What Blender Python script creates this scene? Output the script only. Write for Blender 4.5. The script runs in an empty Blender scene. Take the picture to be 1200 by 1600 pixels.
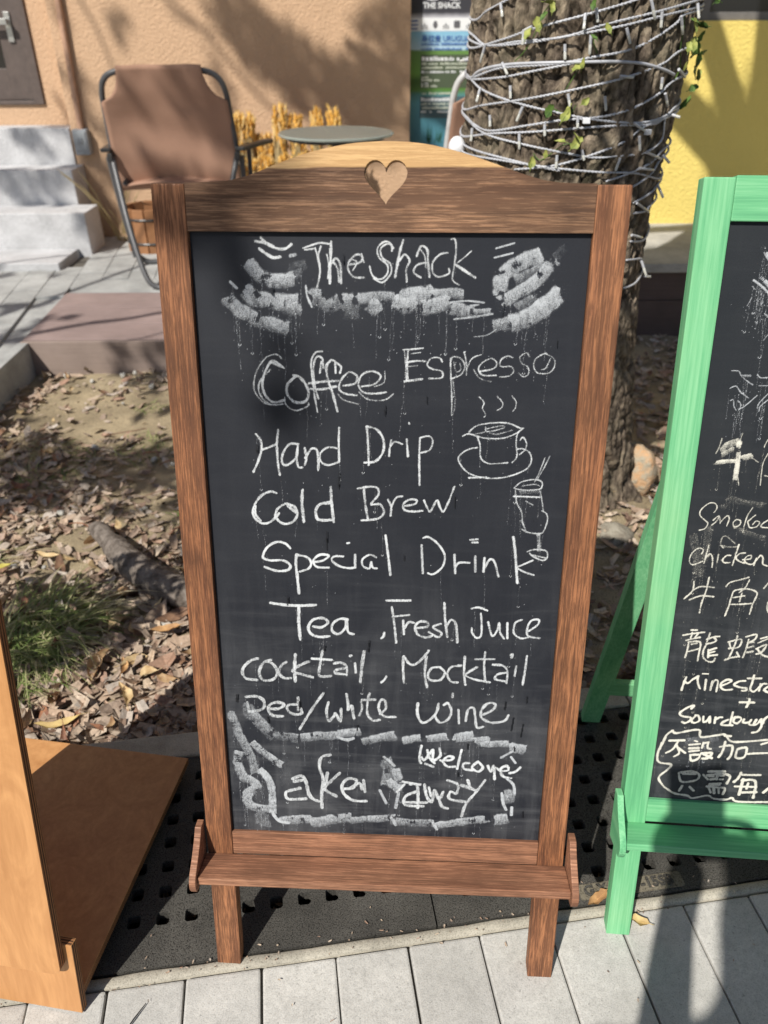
import bpy, bmesh, math, random
import numpy as np
from mathutils import Vector, Matrix, Euler, noise
from mathutils.geometry import tessellate_polygon
sc = bpy.context.scene
COL = sc.collection
R = math.radians
# ------------------------------------------------------------------ camera
cam = bpy.data.cameras.new('camera')
cam_o = bpy.data.objects.new('camera', cam); COL.objects.link(cam_o)
cam.sensor_fit = 'VERTICAL'; cam.sensor_height = 36; cam.lens = 27
cam.clip_start = 0.02; cam.clip_end = 300
cam_o.matrix_world = Matrix.Translation((0, 0, 1.1249)) @ Euler((R(90) - .569, 0, 0)).to_matrix().to_4x4() @ Matrix.Rotation(-.0059, 4, 'Z')
cam.dof.use_dof = True; cam.dof.focus_distance = .98; cam.dof.aperture_fstop = 5.6
sc.camera = cam_o
# ------------------------------------------------------------------ world and sun
SUN_AZ, SUN_EL = R(32.8), R(46.6)          # light travels towards +Y and +X
w = bpy.data.worlds.new('World'); sc.world = w; w.use_nodes = True
nt = w.node_tree; nt.nodes.clear()
sky = nt.nodes.new('ShaderNodeTexSky'); sky.sky_type = 'NISHITA'; sky.sun_disc = False
sky.sun_elevation = SUN_EL; sky.sun_rotation = R(180) + SUN_AZ
bg = nt.nodes.new('ShaderNodeBackground'); bg.inputs[1].default_value = .068
wo = nt.nodes.new('ShaderNodeOutputWorld')
nt.links.new(sky.outputs[0], bg.inputs[0]); nt.links.new(bg.outputs[0], wo.inputs[0])
sl = bpy.data.lights.new('sun', 'SUN'); sl.energy = 4.9; sl.angle = R(.53); sl.color = (1, .955, .88)
so = bpy.data.objects.new('sun', sl); COL.objects.link(so)
LIGHT = Vector((math.sin(SUN_AZ) * math.cos(SUN_EL), math.cos(SUN_AZ) * math.cos(SUN_EL), -math.sin(SUN_EL)))
so.rotation_euler = LIGHT.to_track_quat('-Z', 'Y').to_euler(); so.location = (-3, -5, 7)
sc.view_settings.view_transform = 'Standard'; sc.view_settings.look = 'None'
sc.view_settings.exposure = 0.12; sc.view_settings.gamma = 1; sc.view_settings.use_curve_mapping = False
sc.render.engine = 'CYCLES'
sc.cycles.max_bounces = 6; sc.cycles.transparent_max_bounces = 24
sc.cycles.use_denoising = True
rnd = random.Random(7)
rng = np.random.default_rng(11)
# ------------------------------------------------------------------ material helpers
class NT:
    def __init__(s, name, rough=.6, spec=.5):
        s.m = bpy.data.materials.new(name); s.m.use_nodes = True
        s.t = s.m.node_tree; s.n = s.t.nodes; s.l = s.t.links
        s.b = s.n['Principled BSDF']; s.b.inputs['Roughness'].default_value = rough
        s.b.inputs['Specular IOR Level'].default_value = spec
    def new(s, t, **k):
        n = s.n.new('ShaderNode' + t)
        for a, v in k.items(): setattr(n, a, v)
        return n
    def lk(s, a, b): s.l.new(a, b)
    def coord(s, scale=(1, 1, 1), kind='Object', rot=(0, 0, 0), loc=(0, 0, 0)):
        c = s.new('TexCoord'); m = s.new('Mapping')
        m.inputs['Scale'].default_value = scale; m.inputs['Rotation'].default_value = rot; m.inputs['Location'].default_value = loc
        if kind == 'World':
            g = s.new('NewGeometry'); s.lk(g.outputs['Position'], m.inputs[0])
        else: s.lk(c.outputs[kind], m.inputs[0])
        return m.outputs[0]
    def noise(s, vec, scale, detail=6, rough=.6, dist=0.):
        n = s.new('TexNoise'); n.inputs['Scale'].default_value = scale; n.inputs['Detail'].default_value = detail
        n.inputs['Roughness'].default_value = rough; n.inputs['Distortion'].default_value = dist
        s.lk(vec, n.inputs['Vector']); return n.outputs['Fac']
    def ramp(s, fac, stops, interp='LINEAR'):
        r = s.new('ValToRGB'); r.color_ramp.interpolation = interp; e = r.color_ramp.elements
        while len(e) < len(stops): e.new(.5)
        for i, (p, c) in enumerate(stops):
            e[i].position = p; e[i].color = (*c, 1) if hasattr(c, '__len__') else (c, c, c, 1)
        s.lk(fac, r.inputs[0]); return r.outputs[0]
    def mix(s, fac, a, b, mode='MIX'):
        m = s.new('Mix', data_type='RGBA', blend_type=mode)
        for i, v in ((0, fac), (6, a), (7, b)):
            if hasattr(v, 'is_linked'): s.lk(v, m.inputs[i])
            else: m.inputs[i].default_value = v if i == 0 else (*v, 1)
        return m.outputs[2]
    def math(s, op, a, b=0., c=0.):
        m = s.new('Math', operation=op)
        for i, v in enumerate((a, b, c)):
            if hasattr(v, 'is_linked'): s.lk(v, m.inputs[i])
            else: m.inputs[i].default_value = v
        return m.outputs[0]
    def bump(s, h, strength=.4, dist=.002, prev=None):
        b = s.new('Bump'); b.inputs['Strength'].default_value = strength; b.inputs['Distance'].default_value = dist
        s.lk(h, b.inputs['Height'])
        if prev is not None: s.lk(prev, b.inputs['Normal'])
        s.lk(b.outputs[0], s.b.inputs['Normal']); return b.outputs[0]
    def col(s, c):
        if hasattr(c, 'is_linked'): s.lk(c, s.b.inputs['Base Color'])
        else: s.b.inputs['Base Color'].default_value = (*c, 1)
        return s
    def rough(s, c): s.lk(c, s.b.inputs['Roughness'])

def plain(name, c, rough=.6, metal=0., var=.15, scale=30, bump=.15, bd=.001, spec=.5):
    t = NT(name, rough, spec); v = t.coord()
    n = t.noise(v, scale, 5)
    t.col(t.ramp(n, [(.3, tuple(x * (1 - var) for x in c)), (.7, tuple(min(1, x * (1 + var)) for x in c))]))
    t.b.inputs['Metallic'].default_value = metal
    if bump: t.bump(n, bump, bd)
    return t.m

def wood(name, axis, dark, mid, light, fine=1., cap=None, seed=0.):
    """coarse open-pored timber; axis = direction of the grain in object space"""
    t = NT(name, .55, .35)
    sc_ = [640 * fine] * 3; sc_[axis] = 30 * fine
    v = t.coord(tuple(sc_), loc=(seed, seed * 1.7, seed * .6))
    sc2 = [24.] * 3; sc2[axis] = 1.6
    v2 = t.coord(tuple(sc2), loc=(seed, seed, seed))
    vo = t.coord((1, 1, 1))
    warp = t.noise(v2, 1.0, 3, .5, .8)
    pores = t.noise(v, 1.0, 4, .7, .25)
    sc3 = [130.] * 3; sc3[axis] = 7.
    band = t.noise(t.coord(tuple(sc3), loc=(seed * 2, 3, 1)), 1.0, 4, .6, .6)
    big = t.noise(vo, 9, 3)
    base = t.ramp(t.math('ADD', t.math('MULTIPLY', band, .55), t.math('MULTIPLY', warp, .45)), [(.34, mid), (.62, light)])
    patch = t.noise(t.coord(tuple(x * .25 for x in sc3), loc=(seed, 9, 4)), 1., 4, .6, 1.)
    msk = t.ramp(t.math('ADD', t.math('MULTIPLY', pores, .86), t.math('ADD', t.math('MULTIPLY', band, .14), t.math('MULTIPLY', t.math('SUBTRACT', patch, .5), .34))), [(.46, 1.), (.58, 0.)])
    c = t.mix(t.math('MULTIPLY', msk, .58), base, dark)
    s4 = [520.] * 3; s4[axis] = 4.; ln = t.noise(t.coord(tuple(s4), loc=(seed, 2, seed)), 1., 3, .6, .2)
    c = t.mix(1., c, t.ramp(ln, [(.35, .74), (.6, 1.08)]), 'MULTIPLY')
    shade = t.ramp(big, [(.3, .60), (.7, 1.15)])
    c = t.mix(1., c, shade, 'MULTIPLY')
    if cap:
        sx = t.new('SeparateXYZ'); t.lk(vo, sx.inputs[0])
        a, b, cc, dk2 = cap
        wob = t.math('MULTIPLY', t.math('SUBTRACT', t.noise(vo, 12, 2), .5), .004)
        e = t.math('SUBTRACT', t.math('ADD', sx.outputs[2], wob), t.math('ADD', t.math('MULTIPLY', sx.outputs[0], b), a))
        m = t.ramp(t.math('ADD', t.math('MULTIPLY', e, 600), .5), [(0, 0.), (1, 1.)])
        c2 = t.mix(t.math('MULTIPLY', msk, .45), cc, dk2)
        c = t.mix(m, c, c2)
    t.col(c)
    t.bump(t.math('SUBTRACT', 1., msk), .35, .0006)
    t.rough(t.ramp(msk, [(0, .5), (1, .72)]))
    return t.m

def ply(name, c1, c2):
    t = NT(name, .42, .45)
    v = t.coord((7, 7, 2.2)); v2 = t.coord((160, 160, 14))
    a = t.noise(v, 2.2, 6, .6, 2.6); b = t.noise(v2, 1, 3, .6); k = t.noise(t.coord((1, 1, 1)), 5, 3)
    f = t.math('ADD', t.math('MULTIPLY', a, .55), t.math('ADD', t.math('MULTIPLY', b, .25), t.math('MULTIPLY', k, .2)))
    t.col(t.ramp(f, [(.36, c2), (.5, tuple((x + y) / 2 for x, y in zip(c1, c2))), (.62, c1)])); t.bump(b, .12, .0005)
    return t.m

def ply_edge(name, c1, c2, axis=1, pitch=700):
    t = NT(name, .7, .2)
    vo = t.coord((1, 1, 1)); sx = t.new('SeparateXYZ'); t.lk(vo, sx.inputs[0])
    s_ = t.math('SINE', t.math('MULTIPLY', sx.outputs[axis], pitch * 3.5))
    n = t.noise(vo, 60, 4)
    f = t.math('ADD', t.math('MULTIPLY', s_, .5), n)
    t.col(t.ramp(f, [(.25, c2), (.8, c1)])); t.bump(f, .4, .0006)
    return t.m

def stucco(name, c, var=.08, bs=.9):
    t = NT(name, .85, .2); v = t.coord(kind='World')
    n = t.noise(v, 78, 4, .6, .4); n2 = t.noise(v, 190, 3); big = t.noise(v, 1.6, 4)
    f = t.ramp(n, [(.35, 0.), (.62, 1.)])
    cc = t.mix(t.math('MULTIPLY', big, .6), tuple(x * (1 - var) for x in c), tuple(x * (1 + var) for x in c))
    st = t.noise(t.coord((3, 3, .5), 'World'), 2, 4)
    cc = t.mix(t.ramp(st, [(.5, 0.), (.75, .22)]), cc, tuple(x * .7 for x in c))
    t.col(cc)
    t.bump(t.math('ADD', f, t.math('MULTIPLY', n2, .4)), bs, .0032)
    return t.m

def concrete(name, c, scale=1., speck=.35, bs=.35, stain=.25):
    t = NT(name, .85, .25); v = t.coord(kind='World')
    n = t.noise(v, 90 * scale, 5, .7); fine = t.noise(v, 520 * scale, 2, .5); big = t.noise(v, 7 * scale, 5, .6)
    base = t.mix(t.ramp(big, [(.35, 0.), (.7, 1.)]), tuple(x * (1 - stain) for x in c), c)
    st = t.noise(v, 26 * scale, 6, .75, .6); base = t.mix(t.ramp(st, [(.54, 0.), (.70, .42)]), base, tuple(x * .62 for x in c))
    pit_ = t.noise(v, 210 * scale, 2, .5); base = t.mix(t.ramp(pit_, [(.66, 0.), (.72, .6)]), base, tuple(x * .45 for x in c))
    sp = t.ramp(fine, [(.3, 1 - speck), (.5, 1.), (.72, 1 + speck * .35)])
    cc = t.mix(1., base, sp, 'MULTIPLY')
    cc = t.mix(1., cc, t.ramp(n, [(.3, .86), (.7, 1.06)]), 'MULTIPLY')
    oi = t.new('ObjectInfo')
    cc = t.mix(1., cc, t.ramp(oi.outputs['Random'], [(0, .9), (1, 1.06)]), 'MULTIPLY')
    t.col(cc); t.bump(t.math('ADD', n, t.math('MULTIPLY', fine, .6)), bs, .0018)
    return t.m

def island(name, stops, rough=.75, bumps=.3, trans=0.):
    t = NT(name, rough, .25); g = t.new('NewGeometry'); v = t.coord(kind='World')
    oi = t.new('ObjectInfo')
    n = t.noise(v, 140, 4)
    f = t.math('FRACT', t.math('ADD', g.outputs['Random Per Island'], oi.outputs['Random']))
    c = t.mix(1., t.ramp(f, stops, 'CONSTANT' if False else 'LINEAR'), t.ramp(n, [(.25, .62), (.7, 1.12)]), 'MULTIPLY')
    t.col(c); t.bump(n, bumps, .0015)
    if trans:
        t.b.inputs['Subsurface Weight'].default_value = 0
        tr = t.new('BsdfTranslucent'); t.lk(c, tr.inputs[0]); mx = t.new('MixShader'); mx.inputs[0].default_value = trans
        t.lk(t.b.outputs[0], mx.inputs[1]); t.lk(tr.outputs[0], mx.inputs[2]); t.lk(mx.outputs[0], t.n['Material Output'].inputs[0])
    return t.m

# ------------------------------------------------------------------ mesh helpers
class MB:
    """collects verts and faces for ONE mesh object"""
    def __init__(s): s.v = []; s.f = []; s.mi = []
    def add(s, vs, fs, mi=0):
        o = len(s.v); s.v += [tuple(p) for p in vs]; s.f += [tuple(i + o for i in f) for f in fs]; s.mi += [mi] * len(fs); return s
    def box(s, x0, x1, y0, y1, z0, z1, mi=0, M=None):
        p = [Vector((x, y, z)) for z in (z0, z1) for y in (y0, y1) for x in (x0, x1)]
        if M is not None: p = [M @ q for q in p]
        return s.add(p, [(0, 2, 3, 1), (4, 5, 7, 6), (0, 1, 5, 4), (2, 6, 7, 3), (0, 4, 6, 2), (1, 3, 7, 5)], mi)
    def prism(s, loops, a0, a1, axis='y', mi=0):
        """polygon (outer + holes) in the plane across axis, given thickness a0..a1"""
        def P(p, a):
            return {'y': (p[0], a, p[1]), 'x': (a, p[0], p[1]), 'z': (p[0], p[1], a)}[axis]
        flat = [q for l in loops for q in l]
        tris = tessellate_polygon([[Vector((q[0], q[1], 0)) for q in l] for l in loops])
        n = len(flat)
        vs = [P(q, a0) for q in flat] + [P(q, a1) for q in flat]
        fs = []
        for t in tris:
            fs.append(tuple(t)); fs.append(tuple(i + n for i in reversed(t)))
        o = 0
        for l in loops:
            k = len(l)
            for i in range(k):
                a, b = o + i, o + (i + 1) % k
                fs.append((a, b, b + n, a + n))
            o += k
        return s.add(vs, fs, mi)
    def tube(s, pts, r, n=10, mi=0, cap=True, closed=False):
        pts = [Vector(p) for p in pts]; m = len(pts)
        rs = r if hasattr(r, '__len__') else [r] * m
        up = None; rings = []
        for i, p in enumerate(pts):
            if closed: d = pts[(i + 1) % m] - pts[i - 1]
            else: d = pts[min(i + 1, m - 1)] - pts[max(i - 1, 0)]
            if d.length < 1e-9: d = Vector((0, 0, 1))
            d.normalize()
            if up is None:
                up = Vector((0, 0, 1)) if abs(d.z) < .9 else Vector((1, 0, 0))
            a = d.cross(up)
            if a.length < 1e-6: a = d.orthogonal()
            a.normalize(); b = a.cross(d).normalized(); up = b
            rings.append([p + (a * math.cos(t) + b * math.sin(t)) * rs[i] for t in [2 * math.pi * k / n for k in range(n)]])
        vs = [q for rg in rings for q in rg]; fs = []
        for i in range(m if closed else m - 1):
            j = (i + 1) % m
            for k in range(n):
                fs.append((i * n + k, i * n + (k + 1) % n, j * n + (k + 1) % n, j * n + k))
        if cap and not closed:
            fs.append(tuple(reversed(range(n)))); fs.append(tuple((m - 1) * n + k for k in range(n)))
        return s.add(vs, fs, mi)
    def mesh(s, name, mats, smooth=False, normals=True):
        me = bpy.data.meshes.new(name); me.from_pydata(s.v, [], s.f)
        for m in (mats if isinstance(mats, (list, tuple)) else [mats]): me.materials.append(m)
        if any(s.mi): me.polygons.foreach_set('material_index', s.mi)
        if normals:
            bm = bmesh.new(); bm.from_mesh(me); bmesh.ops.recalc_face_normals(bm, faces=bm.faces); bm.to_mesh(me); bm.free()
        if smooth: me.polygons.foreach_set('use_smooth', [True] * len(me.polygons))
        me.update(); return me
    def obj(s, name, mats, parent=None, bevel=0, smooth=False, seg=2, normals=True):
        me = s.mesh(name, mats, False, normals)
        if bevel:
            bm = bmesh.new(); bm.from_mesh(me); bmesh.ops.remove_doubles(bm, verts=bm.verts, dist=1e-6)
            es = [e for e in bm.edges if len(e.link_faces) == 2 and e.calc_face_angle(0) > .5]
            bmesh.ops.bevel(bm, geom=es, offset=bevel, segments=seg, affect='EDGES', profile=.6, clamp_overlap=True)
            bm.to_mesh(me); bm.free()
        if smooth: me.polygons.foreach_set('use_smooth', [True] * len(me.polygons))
        return link(name, me, parent)
def link(name, me, parent=None):
    o = bpy.data.objects.new(name, me); COL.objects.link(o)
    if parent is not None: o.parent = parent
    return o
def tag(o, label=None, cat=None, group=None, kind=None):
    for k, v in (('label', label), ('category', cat), ('group', group), ('kind', kind)):
        if v: o[k] = v
    return o
def thing(name, label, cat, loc=(0, 0, 0), rot=(0, 0, 0), group=None):
    o = bpy.data.objects.new(name, None); COL.objects.link(o); o.empty_display_size = .1
    o.location = loc; o.rotation_euler = rot
    return tag(o, label, cat, group)
def auto_smooth(o, ang=40):
    me = o.data; bm = bmesh.new(); bm.from_mesh(me)
    for f in bm.faces: f.smooth = True
    for e in bm.edges:
        if len(e.link_faces) == 2 and e.calc_face_angle(0) > R(ang): e.smooth = False
    bm.to_mesh(me); bm.free(); return o
def catmull(pts, k=6, closed=False):
    pts = [np.array(p, float) for p in pts]; n = len(pts)
    if n < 3: 
        return [tuple(p) for p in pts]
    out = []
    for i in range(n if closed else n - 1):
        if closed: p0, p1, p2, p3 = pts[i - 1], pts[i], pts[(i + 1) % n], pts[(i + 2) % n]
        else: p0, p1, p2, p3 = pts[max(i - 1, 0)], pts[i], pts[i + 1], pts[min(i + 2, n - 1)]
        for j in range(k):
            t = j / k
            out.append(tuple(.5 * ((2 * p1) + (-p0 + p2) * t + (2 * p0 - 5 * p1 + 4 * p2 - p3) * t * t + (-p0 + 3 * p1 - 3 * p2 + p3) * t ** 3)))
    if not closed: out.append(tuple(pts[-1]))
    return out
GY = R(8)                                    # the paving grid is turned 8 degrees
E1 = Vector((math.cos(GY), math.sin(GY), 0)); E2 = Vector((-math.sin(GY), math.cos(GY), 0))
def G(a, b, z=0.): return E1 * a + E2 * b + Vector((0, 0, z))
# ------------------------------------------------------------------ materials
M_wallA = stucco('stucco_ochre', (.64, .43, .275), bs=.8)
M_wallY = stucco('stucco_yellow', (.86, .68, .20), bs=.7)
M_paver = concrete('paver_concrete', (.62, .605, .565), speck=.2)
M_strip = concrete('strip_mortar', (.56, .52, .43), stain=.4)
M_grate = concrete('grate_composite', (.10, .095, .084), speck=.9, bs=.8, stain=.5)
M_plate = concrete('plate_composite', (.22, .195, .145), speck=.6, bs=.5, stain=.4)
M_terr = concrete('terrace_paver', (.50, .505, .49), stain=.35)
M_gran = concrete('washed_terrazzo', (.68, .68, .69), scale=1.1, speck=.55, bs=.6, stain=.25)
M_ledge = concrete('ledge_concrete', (.62, .60, .54), stain=.3)
M_dirt = concrete('dirt', (.52, .42, .27), scale=.8, speck=.6, bs=1., stain=.5)
M_pit = plain('pit_soil', (.035, .028, .02), .95, bump=.6, bd=.01)
M_joint = plain('joint_sand', (.10, .09, .075), .95)
M_white = plain('white_plastic', (.75, .76, .78), .35)
M_grey = plain('grey_plastic', (.30, .32, .34), .5)
M_steel = plain('brushed_steel', (.55, .55, .53), .35, metal=.8)
M_tube = plain('dark_grey_tube', (.075, .075, .078), .38, bump=0)
M_tubeL = plain('pale_grey_tube', (.55, .55, .54), .4, bump=0)
M_black = plain('black_metal', (.03, .03, .03), .4)
M_frame = plain('door_frame_paint', (.11, .085, .075), .45, bump=.05)
M_deck = None
def planks(name, c, axis=1):
    t = NT(name, .75, .25); v = t.coord(kind='World'); sx = t.new('SeparateXYZ'); t.lk(v, sx.inputs[0])
    s_ = t.math('SINE', t.math('MULTIPLY', sx.outputs[axis], 2 * math.pi / .0085))
    n = t.noise(t.coord((3, 60, 60), 'World'), 2, 4); big = t.noise(v, 5, 4)
    cc = t.mix(n, tuple(x * .75 for x in c), tuple(x * 1.2 for x in c)); cc = t.mix(1., cc, t.ramp(big, [(.3, .8), (.7, 1.15)]), 'MULTIPLY')
    cc = t.mix(1., cc, t.ramp(s_, [(.0, .8), (.5, 1.)]), 'MULTIPLY')
    t.col(cc); t.bump(s_, .5, .0012); return t.m
M_deck = planks('composite_deck', (.34, .255, .235), 1)
M_fascia = planks('composite_fascia', (.32, .25, .215), 2)
M_fasciaR = planks('composite_fascia_dark', (.13, .095, .085), 2)
DK, MD, LT = (.038, .015, .010), (.215, .085, .042), (.45, .195, .088)
M_wv = [wood('burnt_wood_upright', 2, DK, MD, LT, 1, None, s) for s in (0., 3.7)]
M_wh = wood('burnt_wood_rail', 0, DK, (.20, .100, .052), (.38, .21, .115), 1, (1.0345, .010, (.66, .42, .19), (.36, .19, .08)), 1.2)
M_wh2 = wood('burnt_wood_shelf', 0, (.11, .048, .028), (.33, .15, .085), (.47, .235, .135), .9, None, 5.)
M_rear = wood('burnt_wood_rear', 2, DK, MD, LT, 1, None, 9.)
def green_stain(name, axis, seed):
    t = NT(name, .6, .3)
    s1 = [330.] * 3; s1[axis] = 9; s2 = [40.] * 3; s2[axis] = 1.6
    a = t.noise(t.coord(tuple(s1), loc=(seed, 0, seed)), 1, 5, .7, .3); b = t.noise(t.coord(tuple(s2), loc=(0, seed, 0)), 1, 4, .6, .8)
    f = t.math('ADD', t.math('MULTIPLY', a, .5), t.math('MULTIPLY', b, .5))
    c = t.ramp(f, [(.28, (.075, .29, .14)), (.48, (.145, .45, .215)), (.68, (.27, .60, .32))])
    big = t.noise(t.coord((5, 5, 2.5), loc=(seed, seed, 2)), 1, 4)
    c = t.mix(t.ramp(big, [(.5, 0.), (.75, .45)]), c, (.36, .56, .27))
    t.col(c); t.bump(a, .3, .0006); return t.m
M_gv = green_stain('green_stain_upright', 2, 1.); M_gh = green_stain('green_stain_rail', 0, 4.); M_gs = green_stain('green_stain_end', 1, 7.)
M_ply = ply('birch_plywood', (.60, .31, .125), (.42, .195, .07)); M_pe = ply_edge('plywood_edge', (.34, .16, .07), (.07, .035, .02), 1, 450); M_pe2 = ply_edge('plywood_edge_flat', (.34, .16, .07), (.07, .035, .02), 2, 450)
# blackboard paint: dull with faint washed-out chalk clouds and runs
def slate(name, c, seed):
    t = NT(name, .5, .26); v = t.coord((1, 1, 1), loc=(seed, 0, seed)); st = t.coord((45, 1, 5), loc=(seed, 0, 0))
    cloud = t.noise(v, 7, 6, .62, .8); runs = t.noise(st, 1.0, 6, .7, .3); fine = t.noise(v, 900, 2)
    sx = t.new('SeparateXYZ'); t.lk(t.coord(), sx.inputs[0])
    low = t.ramp(sx.outputs[2], [(.22, 1.), (.45, .55), (.62, .12), (1., .05)])
    haze = t.math('MULTIPLY', t.math('ADD', t.ramp(cloud, [(.45, 0.), (.8, .15)]), t.ramp(runs, [(.48, 0.), (.78, .11)])), low)
    cc = t.mix(haze, c, (.42, .43, .44)); sp = t.ramp(fine, [(.2, .8), (.8, 1.2)])
    wipe = t.noise(t.coord((6, 1, 70), loc=(seed, 0, 3)), 1., 5, .65, .4)
    cc = t.mix(t.math('MULTIPLY', t.ramp(wipe, [(.5, 0.), (.8, .16)]), low), cc, (.4, .41, .42))
    t.col(t.mix(1., cc, sp, 'MULTIPLY')); t.bump(fine, .25, .0004)
    t.rough(t.ramp(cloud, [(.3, .42), (.7, .58)])); return t.m
M_slate = slate('blackboard_paint', (.019, .021, .027), 0.); M_slateG = slate('blackboard_paint_second', (.019, .022, .026), 5.)
def chalk_mat(name, c, scale=1., smear=False):
    t = NT(name, .95, .1); a = t.new('Attribute', attribute_name='chalk_amount'); v = t.coord()
    n = t.noise(v, 1150 * scale, 3, .7); n2 = t.noise(t.coord((1, 1, .45)), 420, 3, .6)
    g = t.math('ADD', t.math('MULTIPLY', n, .75), t.math('MULTIPLY', n2, .25))
    # grain: chalk only catches the high spots, more of them where it was pressed harder
    x = t.math('MULTIPLY', t.math('ADD', t.math('SUBTRACT', a.outputs['Fac'], .62), t.math('MULTIPLY', t.math('SUBTRACT', g, .5), 2.6)), 1.9)
    al = t.math('MULTIPLY', t.math('MINIMUM', t.math('MAXIMUM', t.math('ADD', x, .5), 0.), 1.), t.math('MINIMUM', t.math('MULTIPLY', a.outputs['Fac'], 4.), 1.))
    al = t.math('ADD', t.math('MULTIPLY', al, .70), t.math('MULTIPLY', t.math('MULTIPLY', a.outputs['Fac'], a.outputs['Fac']), .20))
    if smear:
        x = t.math('MULTIPLY', t.math('ADD', t.math('SUBTRACT', a.outputs['Fac'], .50), t.math('MULTIPLY', t.math('SUBTRACT', g, .5), 2.4)), 1.5)
        al = t.math('MULTIPLY', t.math('MINIMUM', t.math('MAXIMUM', t.math('ADD', x, .5), 0.), 1.), t.math('MINIMUM', t.math('MULTIPLY', a.outputs['Fac'], 1.5), .66))
    t.col(t.mix(n2, tuple(x_ * .85 for x_ in c), c)); t.lk(al, t.b.inputs['Alpha']); return t.m
M_smear = chalk_mat('chalk_dust', (.78, .82, .86), 1., True); M_chalk = chalk_mat('chalk_white', (.80, .83, .85)); M_chalkW = chalk_mat('chalk_cream', (.82, .80, .70))
M_dark = plain('water_run_mark', (.012, .013, .016), .3)
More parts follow.
